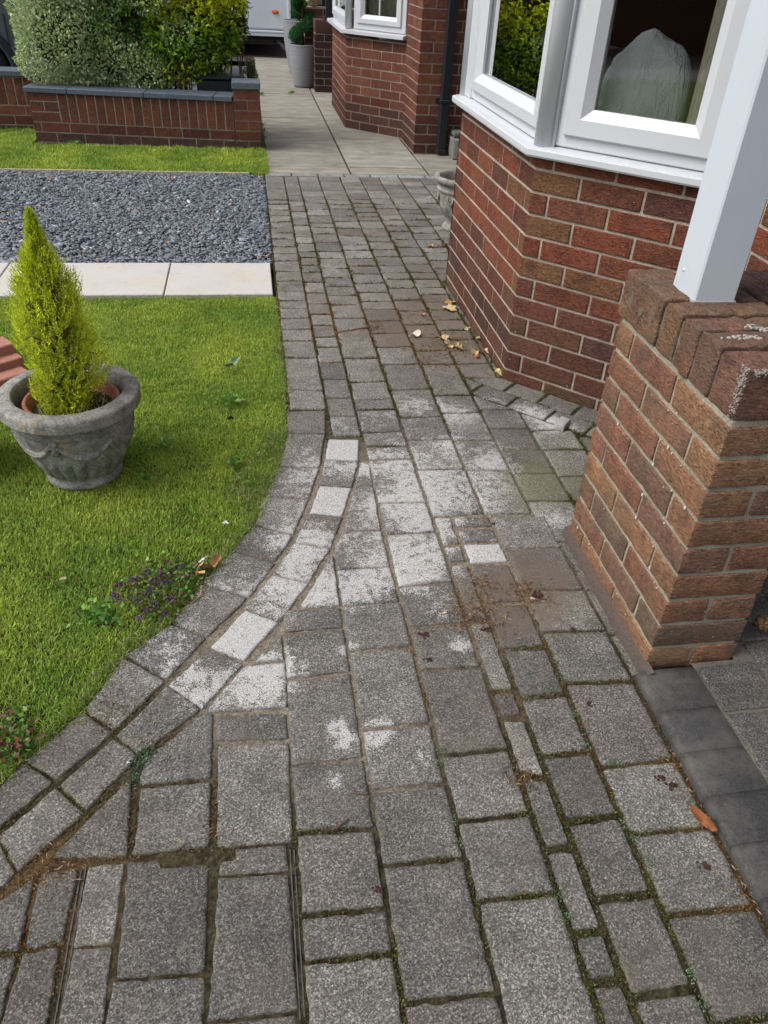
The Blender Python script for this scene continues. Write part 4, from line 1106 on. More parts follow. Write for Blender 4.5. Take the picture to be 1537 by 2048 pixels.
brick_face(nb,(NX2,NY2),(0,-1),NY2-7.05,ZN,[.065]*34,lambda r:.1 if r%2 else .2,(-1,0),nbc,hi_r=False,res=.08)
brick_face(nb,(NX2,7.05),(1,0),1.4,ZN,[.065]*34,lambda r:.215 if r%2 else .1,(0,-1),nbc,lo_r=False,res=.08)
nm.prism([(NX,NY),(NX2,NY2),(NX2+.12,NY2),(NX+.1,NY+.04),(NX+.1,NY+NL),(NX,NY+NL)],-.05,.752)
nm.prism([(NX2,7.05),(NX2+1.4,7.05),(NX2+1.4,7.2),(NX2+.14,7.2),(NX2+.14,NY2),(NX2,NY2)],-.05,5.0)
nb.build('wall',M_BRK,nh); nm.build('mortar',M_MOR,nh)
b=MB(); b.prism([(NX-.01,NY-.01),(NX2-.01,NY2-.01),(NX2+.2,NY2-.01),(NX2+.2,NY+NL),(NX-.01,NY+NL)],1.75,5.0,(.13,.05,.035))
b.box(NX2+.15,NY2,.0,NX2+3,NY+2.2,5.0,(.10,.045,.035)); b.build('upper_wall',M_VC,nh)
def offs(d):
    t8=math.tan(math.pi/8)
    return [(NX2-d*S,NY2-d*S),(NX-d,NY-d*t8),(NX-d,NY+NL+d*t8),(NX2-d*S,NY+NL+SL*S+d*S)]
b=MB(); band(b,.060,-.06,.775,.820,zo=.806,zb=.780); b.build('sill',M_UP,nh)
wz0,wz1=.818,1.72
fo=window(nh,(NX,NY),(0,1),(-1,0),.04,NL,wz0,wz1,.045,.06)
fo2=window(nh,(NX,NY),(S,-S),(-S,-S),.07,SL-.02,wz0,wz1,.06,.055)
g=MB(); frame_bar(g,(NX,NY),(S,-S),(-S,-S),.335,.350,wz0+.11,wz1-.11,-.028,-.018); g.build('glazing_bar',M_UP,fo2)
b=MB(); b.tube([(NX+.01,NY,.815),(NX+.01,NY,1.75)],.030,16); b.build('corner_post',M_UP,nh)
b=MB(); b.add([(NX2+.1,NY2+.02,.0),(NX2+.1,NY+NL,.0),(NX2+.1,NY+NL,1.8),(NX2+.1,NY2+.02,1.8)],[(0,1,2,3)],(.05,.05,.05)); b.build('room_lining',M_DARK,nh)
curtain((NX+.11,NY+.02),(NX2+.02,NY2+.13),.78,1.75,(.40,.39,.31),.006,8,label='cream net curtain behind the splayed window of the neighbouring house')
# downpipe, bracket and cables on the recessed end wall
dp=tag(empty('drainpipe',(1.60,7.0,0)),'square black drainpipe fixed to the end wall of the neighbouring house','drainpipe')
b=MB(); b.box(1.57,6.955,.02,1.64,7.025,3.0,bev=.006); b.build('pipe',M_BLACKP,dp)
b=MB(); b.box(1.560,6.945,.40,1.650,7.030,.425,bev=.004); b.box(1.535,7.027,.395,1.675,7.044,.43,bev=.003); b.build('bracket',M_BLACKP,dp)
b=MB(); b.box(1.563,6.948,.015,1.647,7.03,.045,bev=.004); b.build('pipe_shoe',M_BLACKP,dp)
b=MB()
for x_,ph in ((1.76,0),(1.85,1.5)): b.tube([(x_+.015*math.sin(z_*4+ph)+.01*z_,7.035,z_) for z_ in np.linspace(.35,2.4,24)],.006,6,(.02,.02,.022))
tag(b.build('cable',M_BLACKP),'thin black cables hanging down the brick wall beside the drainpipe','cable')
b=MB(); block(b,1.67,6.80,0,1.86,7.03,.155,(.17,.17,.15),res=.05,rnd=.01,amp=.008); block(b,1.68,6.86,.157,1.85,7.03,.20,(.12,.12,.11),res=.05,rnd=.01,amp=.008)
tag(b.build('concrete_block',M_VC),'rough grey concrete block at the foot of the black drainpipe','concrete block')

# neighbour's porch: dark brick pier, taller pale pier, black post and stone ornament
def pal(P_,k=1): return lambda row,s,z: tuple(np.array(random.choice(P_))*random.uniform(.85,1.15)*k)
pr_=tag(empty('porch_pier',(.97,10.5,0)),'dark stained brick porch pier behind the tall grey planter','brick pier')
b=MB();mm=MB()
DK=[(.060,.036,.034),(.050,.032,.032),(.072,.040,.036)]
brick_face(b,(.80,10.42),(1,0),.34,.001,[.065]*8,lambda r:.10 if r%2 else .215,(0,-1),pal(DK),res=.1,lo_r=False)
brick_face(b,(.80,10.42),(0,1),.30,.001,[.065]*8,lambda r:.215 if r%2 else .10,(-1,0),pal(DK),res=.1,lo_r=False)
mm.box(.80,10.42,-.03,1.14,10.80,.602); block(b,.795,10.41,.604,1.145,10.8,.735,(.115,.062,.052),res=.08,rnd=.008,amp=.004)
b.build('brickwork',M_BRK,pr_); mm.build('mortar',M_MORD,pr_)
pr_=tag(empty('brick_pier',(.90,11.0,0)),'taller reddish brick pier behind the dark porch pier with a pale stone ornament on top','brick pier')
b=MB();mm=MB(); LT=[(.15,.07,.052),(.13,.06,.045),(.165,.085,.062)]
brick_face(b,(.705,10.85),(1,0),.75,.001,[.065]*11,lambda r:.10 if r%2 else .215,(0,-1),pal(LT),res=.1)
mm.box(.705,10.85,-.03,1.46,11.1,.83); b.build('brickwork',M_BRK,pr_); mm.build('mortar',M_MOR,pr_)
pq=tag(empty('porch_post',(.965,10.5,.73)),'black painted timber post standing on the dark porch pier','post')
b=MB(); b.box(.925,10.47,.735,1.01,10.555,2.6,bev=.005); b.build('shaft',M_BLACKP,pq)
b=MB(); b.box(.905,10.45,.7355,.9249,10.575,.752,bev=.002); b.build('post_shoe',M_BLACKP,pq)
V=[];F=[]
for j in range(25):
    for i in range(36):
        ph=math.pi*j/24;th=2*math.pi*i/36; q=Vector((math.sin(ph)*math.cos(th),math.sin(ph)*math.sin(th),math.cos(ph)))
        r_=1+.10*math.sin(7*math.atan2(q.z-.1,q.x+.3)+9*math.hypot(q.x+.3,q.z-.1))*(q.y<0)+.06*noise.noise(q*5)
        V.append((.825+.098*q.x*r_,10.95+.085*q.y*r_,.918+.086*q.z*r_))
for j in range(24):
    for i in range(36): F.append((j*36+i,j*36+(i+1)%36,(j+1)*36+(i+1)%36,(j+1)*36+i))
b=MB(); b.add(V,F,(.50,.43,.29),True); tag(b.build('stone_ornament',M_VC),'pale carved stone ball resting on the taller brick pier','ornament')
b=MB(); b.box(.95,11.3,0,3.0,11.4,2.4,(.012,.012,.012)); tag(b.build('doorway_shade',M_VC),'flat black backdrop painting the shade inside the neighbouring porch doorway','dark_backdrop')  # black slab whose colour stands in for the shade inside the doorway

# ------------------------------------------------------------------ grey planters and spiral topiary
t=NT('grey_resin',.55,.35); c=t.mix(1.0,(.245,.250,.268),t.ramp(t.noise(1,3,.5,t.map((3,3,90))),[(.3,.88),(.7,1.1)]),'MULTIPLY'); M_GP=t.out(c,t.bump(t.noise(1,2,.5,t.map((8,8,160))),.0015,.4))
def planter(cx,cy,label,h=.455,rt=.168,rb=.118):
    e=tag(empty('planter',(cx,cy,0)),label,'planter','tall grey planters on the neighbouring path')
    prof=[(0,0),(rb-.012,0),(rb,.008)]+[(rb+(rt-rb)*math.sin(t_*math.pi/2)**.85,.008+(h-.02)*t_) for t_ in np.linspace(.05,1,14)]+[(rt+.003,h-.004),(rt,h),(rt-.010,h),(rt-.014,h-.02),(rt-.02,h-.06),(0,h-.06)]
    b=MB(); b.lathe(prof,(cx,cy,.0),56); b.build('shell',M_GP,e)
    b=MB(); b.lathe([(rt-.019,h-.052),(0,h-.045)],(cx,cy,0),30); b.build('compost',M_SOIL,e)
    return e
def topiary(cx,cy,z0,label,H=.95):
    e=tag(empty('topiary',(cx,cy,z0)),label,'topiary','spiral topiary in grey planters')
    b=MB(); b.tube([(cx,cy,z0),(cx,cy,z0+H)],.012,8,(.06,.04,.025)); b.build('trunk',M_VC,e)
    n_=34000; t_=RNG.random(n_)**.9; ang=1.3+t_*2*math.pi*2.65; rc=.105*(1-.55*t_); rr=.080*(1-.45*t_)
    c_=np.stack([cx+rc*np.cos(ang),cy+rc*np.sin(ang),z0+.05+t_*H*.95],1)
    d=RNG.normal(size=(n_,3)); d/=np.linalg.norm(d,axis=1,keepdims=True)
    rad=rr*(RNG.random(n_)**.25)*(1+.10*np.array([noise.noise(tuple(q*22)) for q in c_+d*.05]))
    P_=c_+d*rad[:,None]*np.array([1,1,.85])
    cc=np.array([.022,.105,.022])*RNG.uniform(.45,1.7,(n_,1)); cc[RNG.random(n_)<.15]=np.array([.05,.19,.045])
    V,F,C=leaflets(P_,RNG.uniform(.010,.017,n_),cc,dirs=d+RNG.normal(size=(n_,3))*.5,asp=.5)
    link('crown',npmesh(V,F,C),M_LEAF,e); return e
planter(.682,10.83,'tall grey planter in front holding the spiral topiary')
topiary(.682,10.83,.40,'dark green spiral topiary in the front grey planter')
planter(.700,12.1,'second grey planter standing behind the front one near the caravan',h=.62,rt=.20)
topiary(.78,12.1,.57,'spiral topiary in the rear grey planter mostly hidden')

# ------------------------------------------------------------------ caravan
M_CAR=mat_plain('caravan_skin',(.62,.66,.73),.3,.5,(20,.0004),.06,3)
cv=tag(empty('caravan',(-1.2,15,0)),'white caravan parked at the end of the concrete path behind the hedge','caravan')
b=MB(); b.box(-4.2,14.0,.335,.70,16.2,2.55,bev=.05); b.build('body',M_CAR,cv)
b=MB(); b.box(-4.2,13.978,.318,.705,14.02,.352,bev=.008); b.box(-4.2,13.985,.275,.69,14.03,.316,bev=.004); b.build('skirt_trim',mat_plain('pale_alloy',(.60,.64,.70),.35,.5),cv)
b=MB(); b.box(.652,13.962,.352,.702,14.02,2.5,bev=.012); b.build('corner_moulding',M_UP,cv)
b=MB(); b.box(.418,13.982,.573,.512,13.999,.618,(.52,.13,.02),bev=.008); b.box(.44,13.975,.582,.49,13.985,.608,(.62,.20,.03),bev=.004); b.build('side_marker',M_VC,cv)
b=MB(); b.tube([(.36,14.25,.33),(.70,14.2,.01)],.022,8,(.30,.30,.32)); b.tube([(.66,14.28,.33),(.50,14.24,.17)],.014,8,(.25,.25,.27)); b.build('corner_steady',M_VC,cv)
b=MB(); b.box(-3.8,14.75,.10,.45,14.85,.20,(.30,.30,.26)); b.build('chassis',M_VC,cv)
b=MB(); b.box(-4.2,14.1,.22,.66,16.1,.33,(.02,.02,.02)); b.build('floor_pan',M_VC,cv)
for x_ in (-2.6,-1.8):
    e=MB(); e.lathe([(0,-.09),(.30,-.09),(.325,-.06),(.325,.06),(.30,.09),(0,.09)],(0,0,0),32,(.02,.02,.02)); 
    e.v=[(x_+v[0],14.3+v[2],.325+v[1]) for v in e.v]; e.build('wheel',M_VC,cv)
b=MB(); b.box(-6,16.4,-.05,1.5,16.6,.9,(.03,.022,.02)); b.box(-6,13.95,-.06,2.0,16.4,-.004,(.055,.035,.032)); tag(b.build('driveway',M_VC),kind='structure')

# ------------------------------------------------------------------ parked car (only its front wing shows left of the hedge)
t=NT('dark_blue_paint',.22,.6); t.p.inputs['Metallic'].default_value=.3; t.p.inputs['Coat Weight'].default_value=.6; M_PAI=t.out(t.mix(.5,(.070,.085,.115),(.085,.100,.130)))
car=tag(empty('parked_car',(-3.7,9.4,0)),'dark blue grey car parked behind the brick garden wall left of the hedge','car')
WX,WZ,WR=-2.50,.31,.325
def car_side(yside,sgn):
    """outline of a small hatchback side with wheel openings"""
    top=[(-5.55,.62),(-5.50,.95),(-5.30,1.02),(-4.95,1.38),(-4.5,1.46),(-3.6,1.44),(-3.05,1.16),(-2.75,.98),(-2.2,.90),(-1.85,.78),(-1.68,.62),(-1.66,.35)]
    bot=[(-1.72,.22)]
    def arch(cx):
        return [(cx+.385*math.cos(a),WZ+.385*math.sin(a)) for a in np.linspace(-.22,math.pi+.22,17)]
    bot+=arch(WX)+arch(WX-2.45)+[(-5.45,.24)]
    return top+bot
ol=car_side(0,1); 
b=MB()
for i in range(len(ol)):
    pass
prof_y=[(8.66,1.0,.0),(8.60,1.0,0)]
V=[];F=[];n_=len(ol)
lay=[(8.60,1.0),(8.585,.0),(10.25,.0),(10.235,1.0)]
b.add([(x_,8.60+.10*max(0,z_-.85),z_) for x_,z_ in ol]+[(x_,10.25-.10*max(0,z_-.85),z_) for x_,z_ in ol],[tuple(range(n_)),tuple(range(n_,2*n_))[::-1]]+[(i,(i+1)%n_,n_+(i+1)%n_,n_+i) for i in range(n_)],(1,1,1))
o_=b.build('body',M_PAI,car); md=o_.modifiers.new('b','BEVEL'); md.width=.035; md.segments=3; md.limit_method='ANGLE'; md.angle_limit=math.radians(50)
for cx in (WX,WX-2.45):
    b=MB(); 
    A_=[(cx+r_*math.cos(a),y_,WZ+r_*math.sin(a)) for r_,y_ in ((.375,8.575),(.43,8.570),(.43,8.598),(.375,8.60)) for a in np.linspace(-.1,math.pi+.1,29)]
    F=[(k*29+i,k*29+i+1,((k+1)%4)*29+i+1,((k+1)%4)*29+i) for k in range(4) for i in range(28)]
    b.add(A_,F,(.03,.032,.04)); b.build('arch_trim',M_BLACKP,car)
    b=MB(); b.lathe([(.20,-.10),(.30,-.10),(.322,-.07),(.325,0),(.322,.07),(.30,.10),(.20,.10)],(0,0,0),48); b.v=[(cx+v[0],8.70+v[2],WZ+v[1]) for v in b.v]
    wh=b.build('wheel',mat_plain('tyre_rubber',(.018,.018,.02),.85,.2,(60,.003)),car)
    b=MB(); b.lathe([(.215,-.09),(.222,-.095),(.205,-.095),(.195,-.04),(0,-.03)],(0,0,0),48,(.06,.06,.065))
    for k in range(5):
        a=2*math.pi*k/5+.3
        b.box(-.022,.03,-.092,.022,.208,-.055,(.42,.43,.45),bev=.006,M=Matrix.Rotation(a,4,'Z'))
    b.lathe([(.0,-.092),(.045,-.090),(.05,-.06)],(0,0,0),24,(.42,.43,.45)); b.lathe([(.222,-.098),(.212,-.102),(.200,-.097)],(0,0,0),48,(.45,.46,.48))
    b.v=[(cx+v[0],8.70+v[2],WZ+v[1]) for v in b.v]; b.build('rim',mat_vcol('alloy',.3,.5,60,.0003,.95,1.05),wh)
b=MB(); b.add([(-4.90,8.628,1.02),(-3.15,8.615,1.0),(-3.45,8.642,1.30),(-4.65,8.648,1.33)],[(0,1,2,3)],(.02,.025,.03)); b.build('window',M_BLACKP,car)
b=MB(); b.box(-2.14,8.592,.45,-2.132,8.599,.78,(.01,.01,.01)); b.build('panel_gap',M_BLACKP,car)
b=MB(); b.box(-1.80,8.61,.60,-1.63,8.78,.74,(.35,.36,.38),bev=.03); b.build('headlight',M_VC,car)

# ------------------------------------------------------------------ garden walls with slate blue coping
M_COP=mat_vcol('blue_coping',.55,.35,50,.0012,.75,1.2)
def gwc(row,s,z):
    c=np.array(random.choice([(.190,.075,.052),(.205,.082,.055),(.170,.068,.050),(.150,.064,.052)]))*random.uniform(.85,1.12)
    if z<.03: c=c*.35+np.array([.03,.03,.028])
    elif z<.12: c=c*.75
    return tuple(c)
gw=tag(empty('garden_wall',(-.9,7.15,0)),'low brick garden wall with upright bricks and slate blue coping under the hedge','brick wall')
WA,WB_=Vector((-1.725,7.225)),Vector((-.125,7.045)); u=(WB_-WA); GL=u.length; u/=GL; nn=Vector((u.y,-u.x))
b=MB();mm=MB()
brick_face(b,WA,u,GL,-.088,[.075,.065,.065],lambda r:[.09,.16,.05][r],nn,gwc,res=.05)
brick_face(b,WA,u,.215,.146,[.065]*3,lambda r:.1 if r%2 else .215,nn,gwc,res=.05)
brick_face(b,(WA.x+u.x*.225,WA.y+u.y*.225),u,GL-.225,.146,[.205],lambda r:.065,nn,gwc,res=.05,bl=.065)
brick_face(b,WA,-Vector((-u.y,u.x))*-1,.20,-.088,[.075]+[.065]*5,lambda r:.1,-u,gwc,res=.1)
q=WA+(-nn)*.215; r_=WB_+(-nn)*.215
mm.prism([tuple(WA),tuple(WB_),tuple(r_),tuple(q)],-.1,.352)
b.build('brickwork',M_BRK,gw); mm.build('mortar',M_MORD,gw)
b=MB(); s=-.03
for L_ in (.34,.60,.55,.25):
    e=min(s+L_,GL-.003)
    M=Matrix(((u.x,-nn.x,0,WA.x),(u.y,-nn.y,0,WA.y),(0,0,1,0),(0,0,0,1)))
    b.box(s,-.022,.353,e-.003,.235,.392,tuple(np.array((.085,.105,.135))*random.uniform(.9,1.1)),bev=.004,M=M); s=e
b.build('coping',M_COP,gw)
# end pier
pe=tag(empty('brick_pier',(-.02,7.15,0)),'short square brick pier with slate blue cap at the end of the garden wall','brick pier')
b=MB();mm=MB()
brick_face(b,(-.118,7.036),(1,-.02),.205,-.088,[.075]+[.065]*6,lambda r:.1 if r%2 else .215,(0,-1),gwc,res=.06,hi_r=False)
brick_face(b,(.087,7.032),(0,1),.215,-.088,[.075]+[.065]*6,lambda r:.215 if r%2 else .1,(1,0),gwc,res=.06,lo_r=False)
mm.box(-.118,7.036,-.1,.087,7.25,.443); b.build('brickwork',M_BRK,pe); mm.build('mortar',M_MORD,pe)
b=MB(); b.box(-.128,7.018,.444,.098,7.262,.497,(.100,.122,.155),bev=.006); b.build('coping',M_COP,pe)
gl=tag(empty('garden_wall',(-2.8,7.75,0)),'second brick garden wall with slate coping set back at the left edge of the photo','brick wall')
b=MB();mm=MB()
brick_face(b,(-3.6,7.62),(1,0),1.86,-.02,[.06,.065,.065],lambda r:[.19,.05,.15][r],(0,-1),gwc,res=.05)
brick_face(b,(-3.6,7.62),(1,0),1.86,.200,[.200],lambda r:.065,(0,-1),gwc,res=.05,bl=.065)
mm.box(-3.6,7.62,-.1,-1.74,7.83,.41); b.build('brickwork',M_BRK,gl); mm.build('mortar',M_MORD,gl)
b=MB(); b.box(-3.6,7.60,.411,-2.30,7.85,.452,(.095,.112,.14),bev=.004); b.box(-2.297,7.60,.411,-1.735,7.85,.452,(.085,.105,.135),bev=.004); b.build('coping',M_COP,gl)
sheet('bed_soil',[(-3.6,7.83),(-1.7,7.83),(-1.6,7.42),(-.02,7.25),(.03,9.0),(-3.6,9.0)],.02,M_SOIL)

# ------------------------------------------------------------------ shrubs of the hedge
def shrub(name,label,lobes,n,leafc,size,core_s=.62,tip=None,asp=.5,group='shrubs behind the brick garden wall',cat='shrub',branches=None,shell=.30,extra=None,open_=.0,up=.35):
    """lobes: (cx,cy,cz,rx,ry,rz)"""
    c0=lobes[0]; e=tag(empty(name,(c0[0],c0[1],.05)),label,cat,group)
    Ls=np.array(lobes); vol=np.prod(Ls[:,3:],axis=1)**(2/3); k=RNG.choice(len(Ls),size=n,p=vol/vol.sum()); Lk=Ls[k]
    d=RNG.normal(size=(n,3)); d/=np.linalg.norm(d,axis=1,keepdims=True)
    sup=(np.abs(d)**3.2).sum(1)**(-1/3.2)
    rad=1-RNG.random(n)**1.6*shell
    P_=Lk[:,:3]+d*sup[:,None]*rad[:,None]*Lk[:,3:]
    nz=np.array([noise.noise(tuple(q*4.5)) for q in P_]); nz2=np.array([noise.noise(tuple(q*13+7)) for q in P_])
    P_=P_+d*(nz*.07+nz2*.035)[:,None]
    inside=np.zeros(n,bool)
    for j,L in enumerate(Ls):
        q=np.abs((P_-L[:3])/L[3:]); ins=((q**3.2).sum(1)**(1/3.2)<.62)&(k!=j); inside|=ins
    keep=(~inside)&(nz2>-.42+open_)&(P_[:,2]>.05); P_=P_[keep]; d=d[keep]; nz=nz[keep]; nz2=nz2[keep]; n=len(P_)
    dr=d+RNG.normal(size=(n,3))*.75; dr[:,2]+=up
    pal_=np.array(leafc); ci=RNG.integers(0,len(pal_),n); cc=pal_[ci]*RNG.uniform(.65,1.3,(n,1))*(1+.35*nz[:,None])
    if extra is not None: cc=extra(P_,cc)
    tc=None
    if tip is not None:
        tc=np.array(tip)[RNG.integers(0,len(tip),n)]*RNG.uniform(.7,1.15,(n,1))
    V,F,C=leaflets(P_,RNG.uniform(.65,1.25,n)*size,np.clip(cc,0,1),dirs=dr,asp=asp,tipcol=tc)
    link('foliage',npmesh(V,F,C),M_LEAF,e)
    b=MB()
    for i in range(branches or 16):
        L=Ls[random.randrange(len(Ls))]; p=Vector((L[0]+random.uniform(-.4,.4)*L[3],L[1]+random.uniform(-.2,.2),.06)); pts=[p]
        tgt=Vector((L[0]+random.uniform(-.9,.9)*L[3],L[1]+random.uniform(-.92,.6)*L[4],L[2]+random.uniform(-.2,.95)*L[5]))
        for t_ in (.25,.5,.75,1.0): pts.append(p.lerp(tgt,t_)+Vector((random.gauss(0,.02),random.gauss(0,.02),random.gauss(0,.02))))
        b.tube(pts,[.011,.009,.007,.005,.003],6,(.13,.095,.06))
    b.build('stem',M_VC,e)
    core=MB()
    for L in Ls:
        V=[];F=[]
        for j in range(11):
            for i in range(16):
                ph=math.pi*j/10;th=2*math.pi*i/16; q=np.array([math.sin(ph)*math.cos(th),math.sin(ph)*math.sin(th),math.cos(ph)]); sp_=(np.abs(q)**3.2+1e-9).sum()**(-1/3.2)
                V.append(tuple(L[:3]+q*sp_*L[3:]*core_s))
        for j in range(10):
            for i in range(16): F.append((j*16+i,j*16+(i+1)%16,(j+1)*16+(i+1)%16,(j+1)*16+i))
        core.add(V,F,(.035,.030,.018))
    core.build('twig_mass',M_VC,e)
    return e
shrub('shrub','pale variegated grey green and cream shrub at the left end of the hedge',[(-1.42,7.62,.72,.40,.36,.36),(-1.30,7.62,1.30,.46,.36,.50),(-1.05,7.58,.60,.45,.28,.22),(-1.05,7.55,1.05,.22,.24,.12),(-.80,7.44,.52,.20,.16,.13),(-.72,7.42,1.04,.18,.14,.12),(-.55,7.36,.80,.10,.08,.09)],46000,
      [(.18,.32,.11),(.24,.38,.15),(.10,.22,.06)],.028,tip=[(.80,.84,.46),(.88,.88,.60),(.55,.68,.34)],asp=.62,shell=.25)
shrub('shrub','dark glossy green shrub in the middle of the hedge',[(-.92,7.66,.78,.40,.34,.34),(-.90,7.68,1.25,.44,.34,.45),(-.62,7.70,.70,.30,.28,.26)],15000,
      [(.10,.24,.03),(.07,.17,.025),(.17,.33,.04)],.044,asp=.5,open_=.10)
def yel(P_,cc):
    k=np.clip((P_[:,2]-.76)/.26,0,1)[:,None]*(RNG.random((len(P_),1))<.85)
    k=np.maximum(k,((P_[:,2]<.58)&(RNG.random(len(P_))<.4))[:,None]*.8)
    return cc*(1-k)+np.array([.66,.70,.03])*RNG.uniform(.7,1.2,(len(P_),1))*k
shrub('shrub','golden topped green shrub at the right end of the hedge',[(-.50,7.62,.80,.36,.34,.32),(-.42,7.62,1.22,.42,.34,.45),(-.62,7.50,.58,.30,.20,.17),(-.22,7.66,.88,.19,.28,.24)],17000,
      [(.18,.33,.025),(.26,.42,.03),(.11,.23,.02)],.050,asp=.42,extra=yel,open_=.14)
shrub('shrub','straggly variegated sprig hanging beside the path at the hedge end',[(.03,7.58,.50,.055,.08,.12),(-.03,7.6,.85,.06,.08,.12)],900,[(.07,.12,.05)],.026,tip=[(.30,.34,.22)],asp=.5,branches=6,open_=.25)
# dry seed heads, long leaves on the right side of the hedge
tr=tag(empty('trough_planter',(-.15,7.62,0)),'glossy black trough half hidden under the right end of the hedge','planter')
b=MB(); b.box(-.42,7.40,.03,-.05,7.85,.46,bev=.01); b.box(-.44,7.38,.461,-.03,7.87,.495,bev=.008); b.build('body',M_BLACKP,tr)
b=MB(); b.box(-.020,7.50,.02,.015,7.58,.36,(.20,.08,.055),bev=.004); tag(b.build('brick',M_VC),'upright orange brick beside the black trough','brick')

# small weeds along the foot of the wall and the flags
def weeds(name,spots,label,cat='weed',mat=None,group=None):
    Vs=[];Fs=[];Cs=[];b_=0
    for (x_,y_,z_,r_,n_,L_,palc,asp,upk) in spots:
        a=RNG.normal(size=(n_,2))*r_*.5; P0=np.stack([x_+a[:,0],y_+a[:,1],z_+RNG.random(n_)*r_*.35],1)
        d=RNG.normal(size=(n_,3)); d[:,2]=np.abs(d[:,2])*upk+.08
        pc=np.array(palc)[RNG.integers(0,len(palc),n_)]*RNG.uniform(.7,1.3,(n_,1))
        V,F,C=leaflets(P0,RNG.uniform(.6,1.1,n_)*L_,pc,asp=asp,dirs=d); Vs.append(V);Fs.append(F+b_);Cs.append(C);b_+=len(V)
    o=link(name,npmesh(np.concatenate(Vs),np.concatenate(Fs),np.concatenate(Cs)),mat or M_LEAF)
    return tag(o,label,cat,group)
GR=[(.12,.26,.05),(.17,.32,.06),(.09,.20,.04)]
def wd(px,py,r,n,L,pal_=GR,asp=.5,up=.6,z=0): x_,y_=G(px,py,z); return (x_,y_,z,r,n,L,pal_,asp,up)
weeds('weed',[wd(152,290,.05,120,.035)],'small leafy weed at the foot of the garden wall left of centre')
weeds('weed',[wd(524,250+i*14,.03,26,.03,up=1.5) for i in range(4)]+[wd(523,190,.02,20,.04,up=2)],'straggling weeds in the gap between the end pier and the flags')['kind']='stuff'
weeds('weed',[wd(583,187,.04,30,.03)],'tiny weed tuft in a joint in front of the tall planter')
weeds('weed',[wd(678,222,.03,40,.07,[(.16,.17,.06),(.22,.2,.1)],.1,2.0),wd(684,236,.03,30,.05,[(.16,.17,.06)],.1,2.0)],'dry grass tuft against the corner of the neighbouring bay')
weeds('weed',[wd(768,262,.04,70,.05,[(.17,.15,.05),(.24,.17,.07),(.09,.12,.03)],.14,1.3)],'brownish weed tuft under the splayed side of the neighbouring bay')
# self-heal patch at the lawn edge
PUR=[(.10,.04,.14),(.08,.035,.09),(.15,.07,.18)]; RB=[(.13,.05,.045),(.16,.08,.06),(.20,.12,.05)]
sp=[]
for px_,py_ in [(300,1165),(330,1150),(350,1175),(320,1195),(285,1200),(350,1140),(375,1160),(270,1170),(370,1190),(335,1215),(300,1225),(385,1140),(310,1140)]:
    sp.append(wd(px_,py_,.035,55,.015,GR+[(.12,.20,.05)],.7,.5,.008)); sp.append(wd(px_,py_,.04,34,.011,RB,.7,.8,.012))
sp2=[]
for px_,py_ in [(236,1196),(243,1202),(228,1193),(240,1172),(276,1203),(290,1148),(316,1166),(336,1168),(325,1150),(342,1200),(280,1240),(289,1225),(310,1210),(330,1230),(360,1135),(300,1185),(268,1160)]:
    sp2.append(wd(px_,py_,.012,30,.0085,PUR,.6,1.2,.022))
weeds('ground_cover',sp,'low leafy self heal patch with reddish leaves at the curved lawn edge','weed patch')
weeds('flower',sp2,'tiny purple flower heads of the low patch at the lawn edge','flowers')['kind']='stuff'
weeds('weed',[wd(196,1232,.045,90,.020,GR,.7,.4,.008),(G(215,1245)[0],G(215,1245)[1],.008,.03,40,.018,GR,.7,.4)],'round leaved clover clump left of the purple flower patch')
weeds('weed',[wd(x_,y_,.035,60,.017,GR+RB,.7,.5,.006) for x_,y_ in [(10,1450),(25,1480),(5,1500),(35,1490),(15,1515)]],'reddish clover patch at the left edge of the lawn by the path')['kind']='stuff'
weeds('weed',[wd(470,925,.025,35,.028,GR,.5,.4,.012)],'low green weed in the lawn near the ragged grass of the path edge')
weeds('weed',[wd(465,800,.035,50,.030,GR,.45,.35,.012)],'dandelion like rosette in the middle of the lawn right of the stone pot')
weeds('weed',[wd(330,890,.025,45,.022,GR,.5,.4,.012)],'small broad leaved weed right of the stone pot')
weeds('weed',[wd(290,960,.02,30,.02,GR,.6,.4,.012)],'tiny broad leaved weed by the foot of the stone pot')
weeds('weed',[wd(295,1510,.022,90,.007,[(.06,.13,.07),(.09,.16,.09)],.7,.5,0),wd(275,1530,.02,70,.007,[(.06,.13,.07)],.7,.5,0),wd(265,1560,.02,60,.006,[(.06,.13,.07)],.7,.5,0)],'fine blue green creeping weed in the joint beside the curved blocks')
weeds('weed',[wd(x_,y_,.012,46,.0042,[(.10,.18,.08),(.15,.24,.13)],.7,.5,0) for x_,y_ in [(878,1500),(880,1530),(905,1640),(918,1690),(1100,1380),(1128,1360),(1150,1430),(1176,1490),(1268,1680),(1250,1650),(1300,1720),(1122,1790),(1135,1835),(1383,1950),(1400,2010),(1240,1530),(1220,1525),(1045,1294),(1055,1400),(1060,1350)]],'scattered fine green seedlings in the joints nearest the camera')['kind']='stuff'

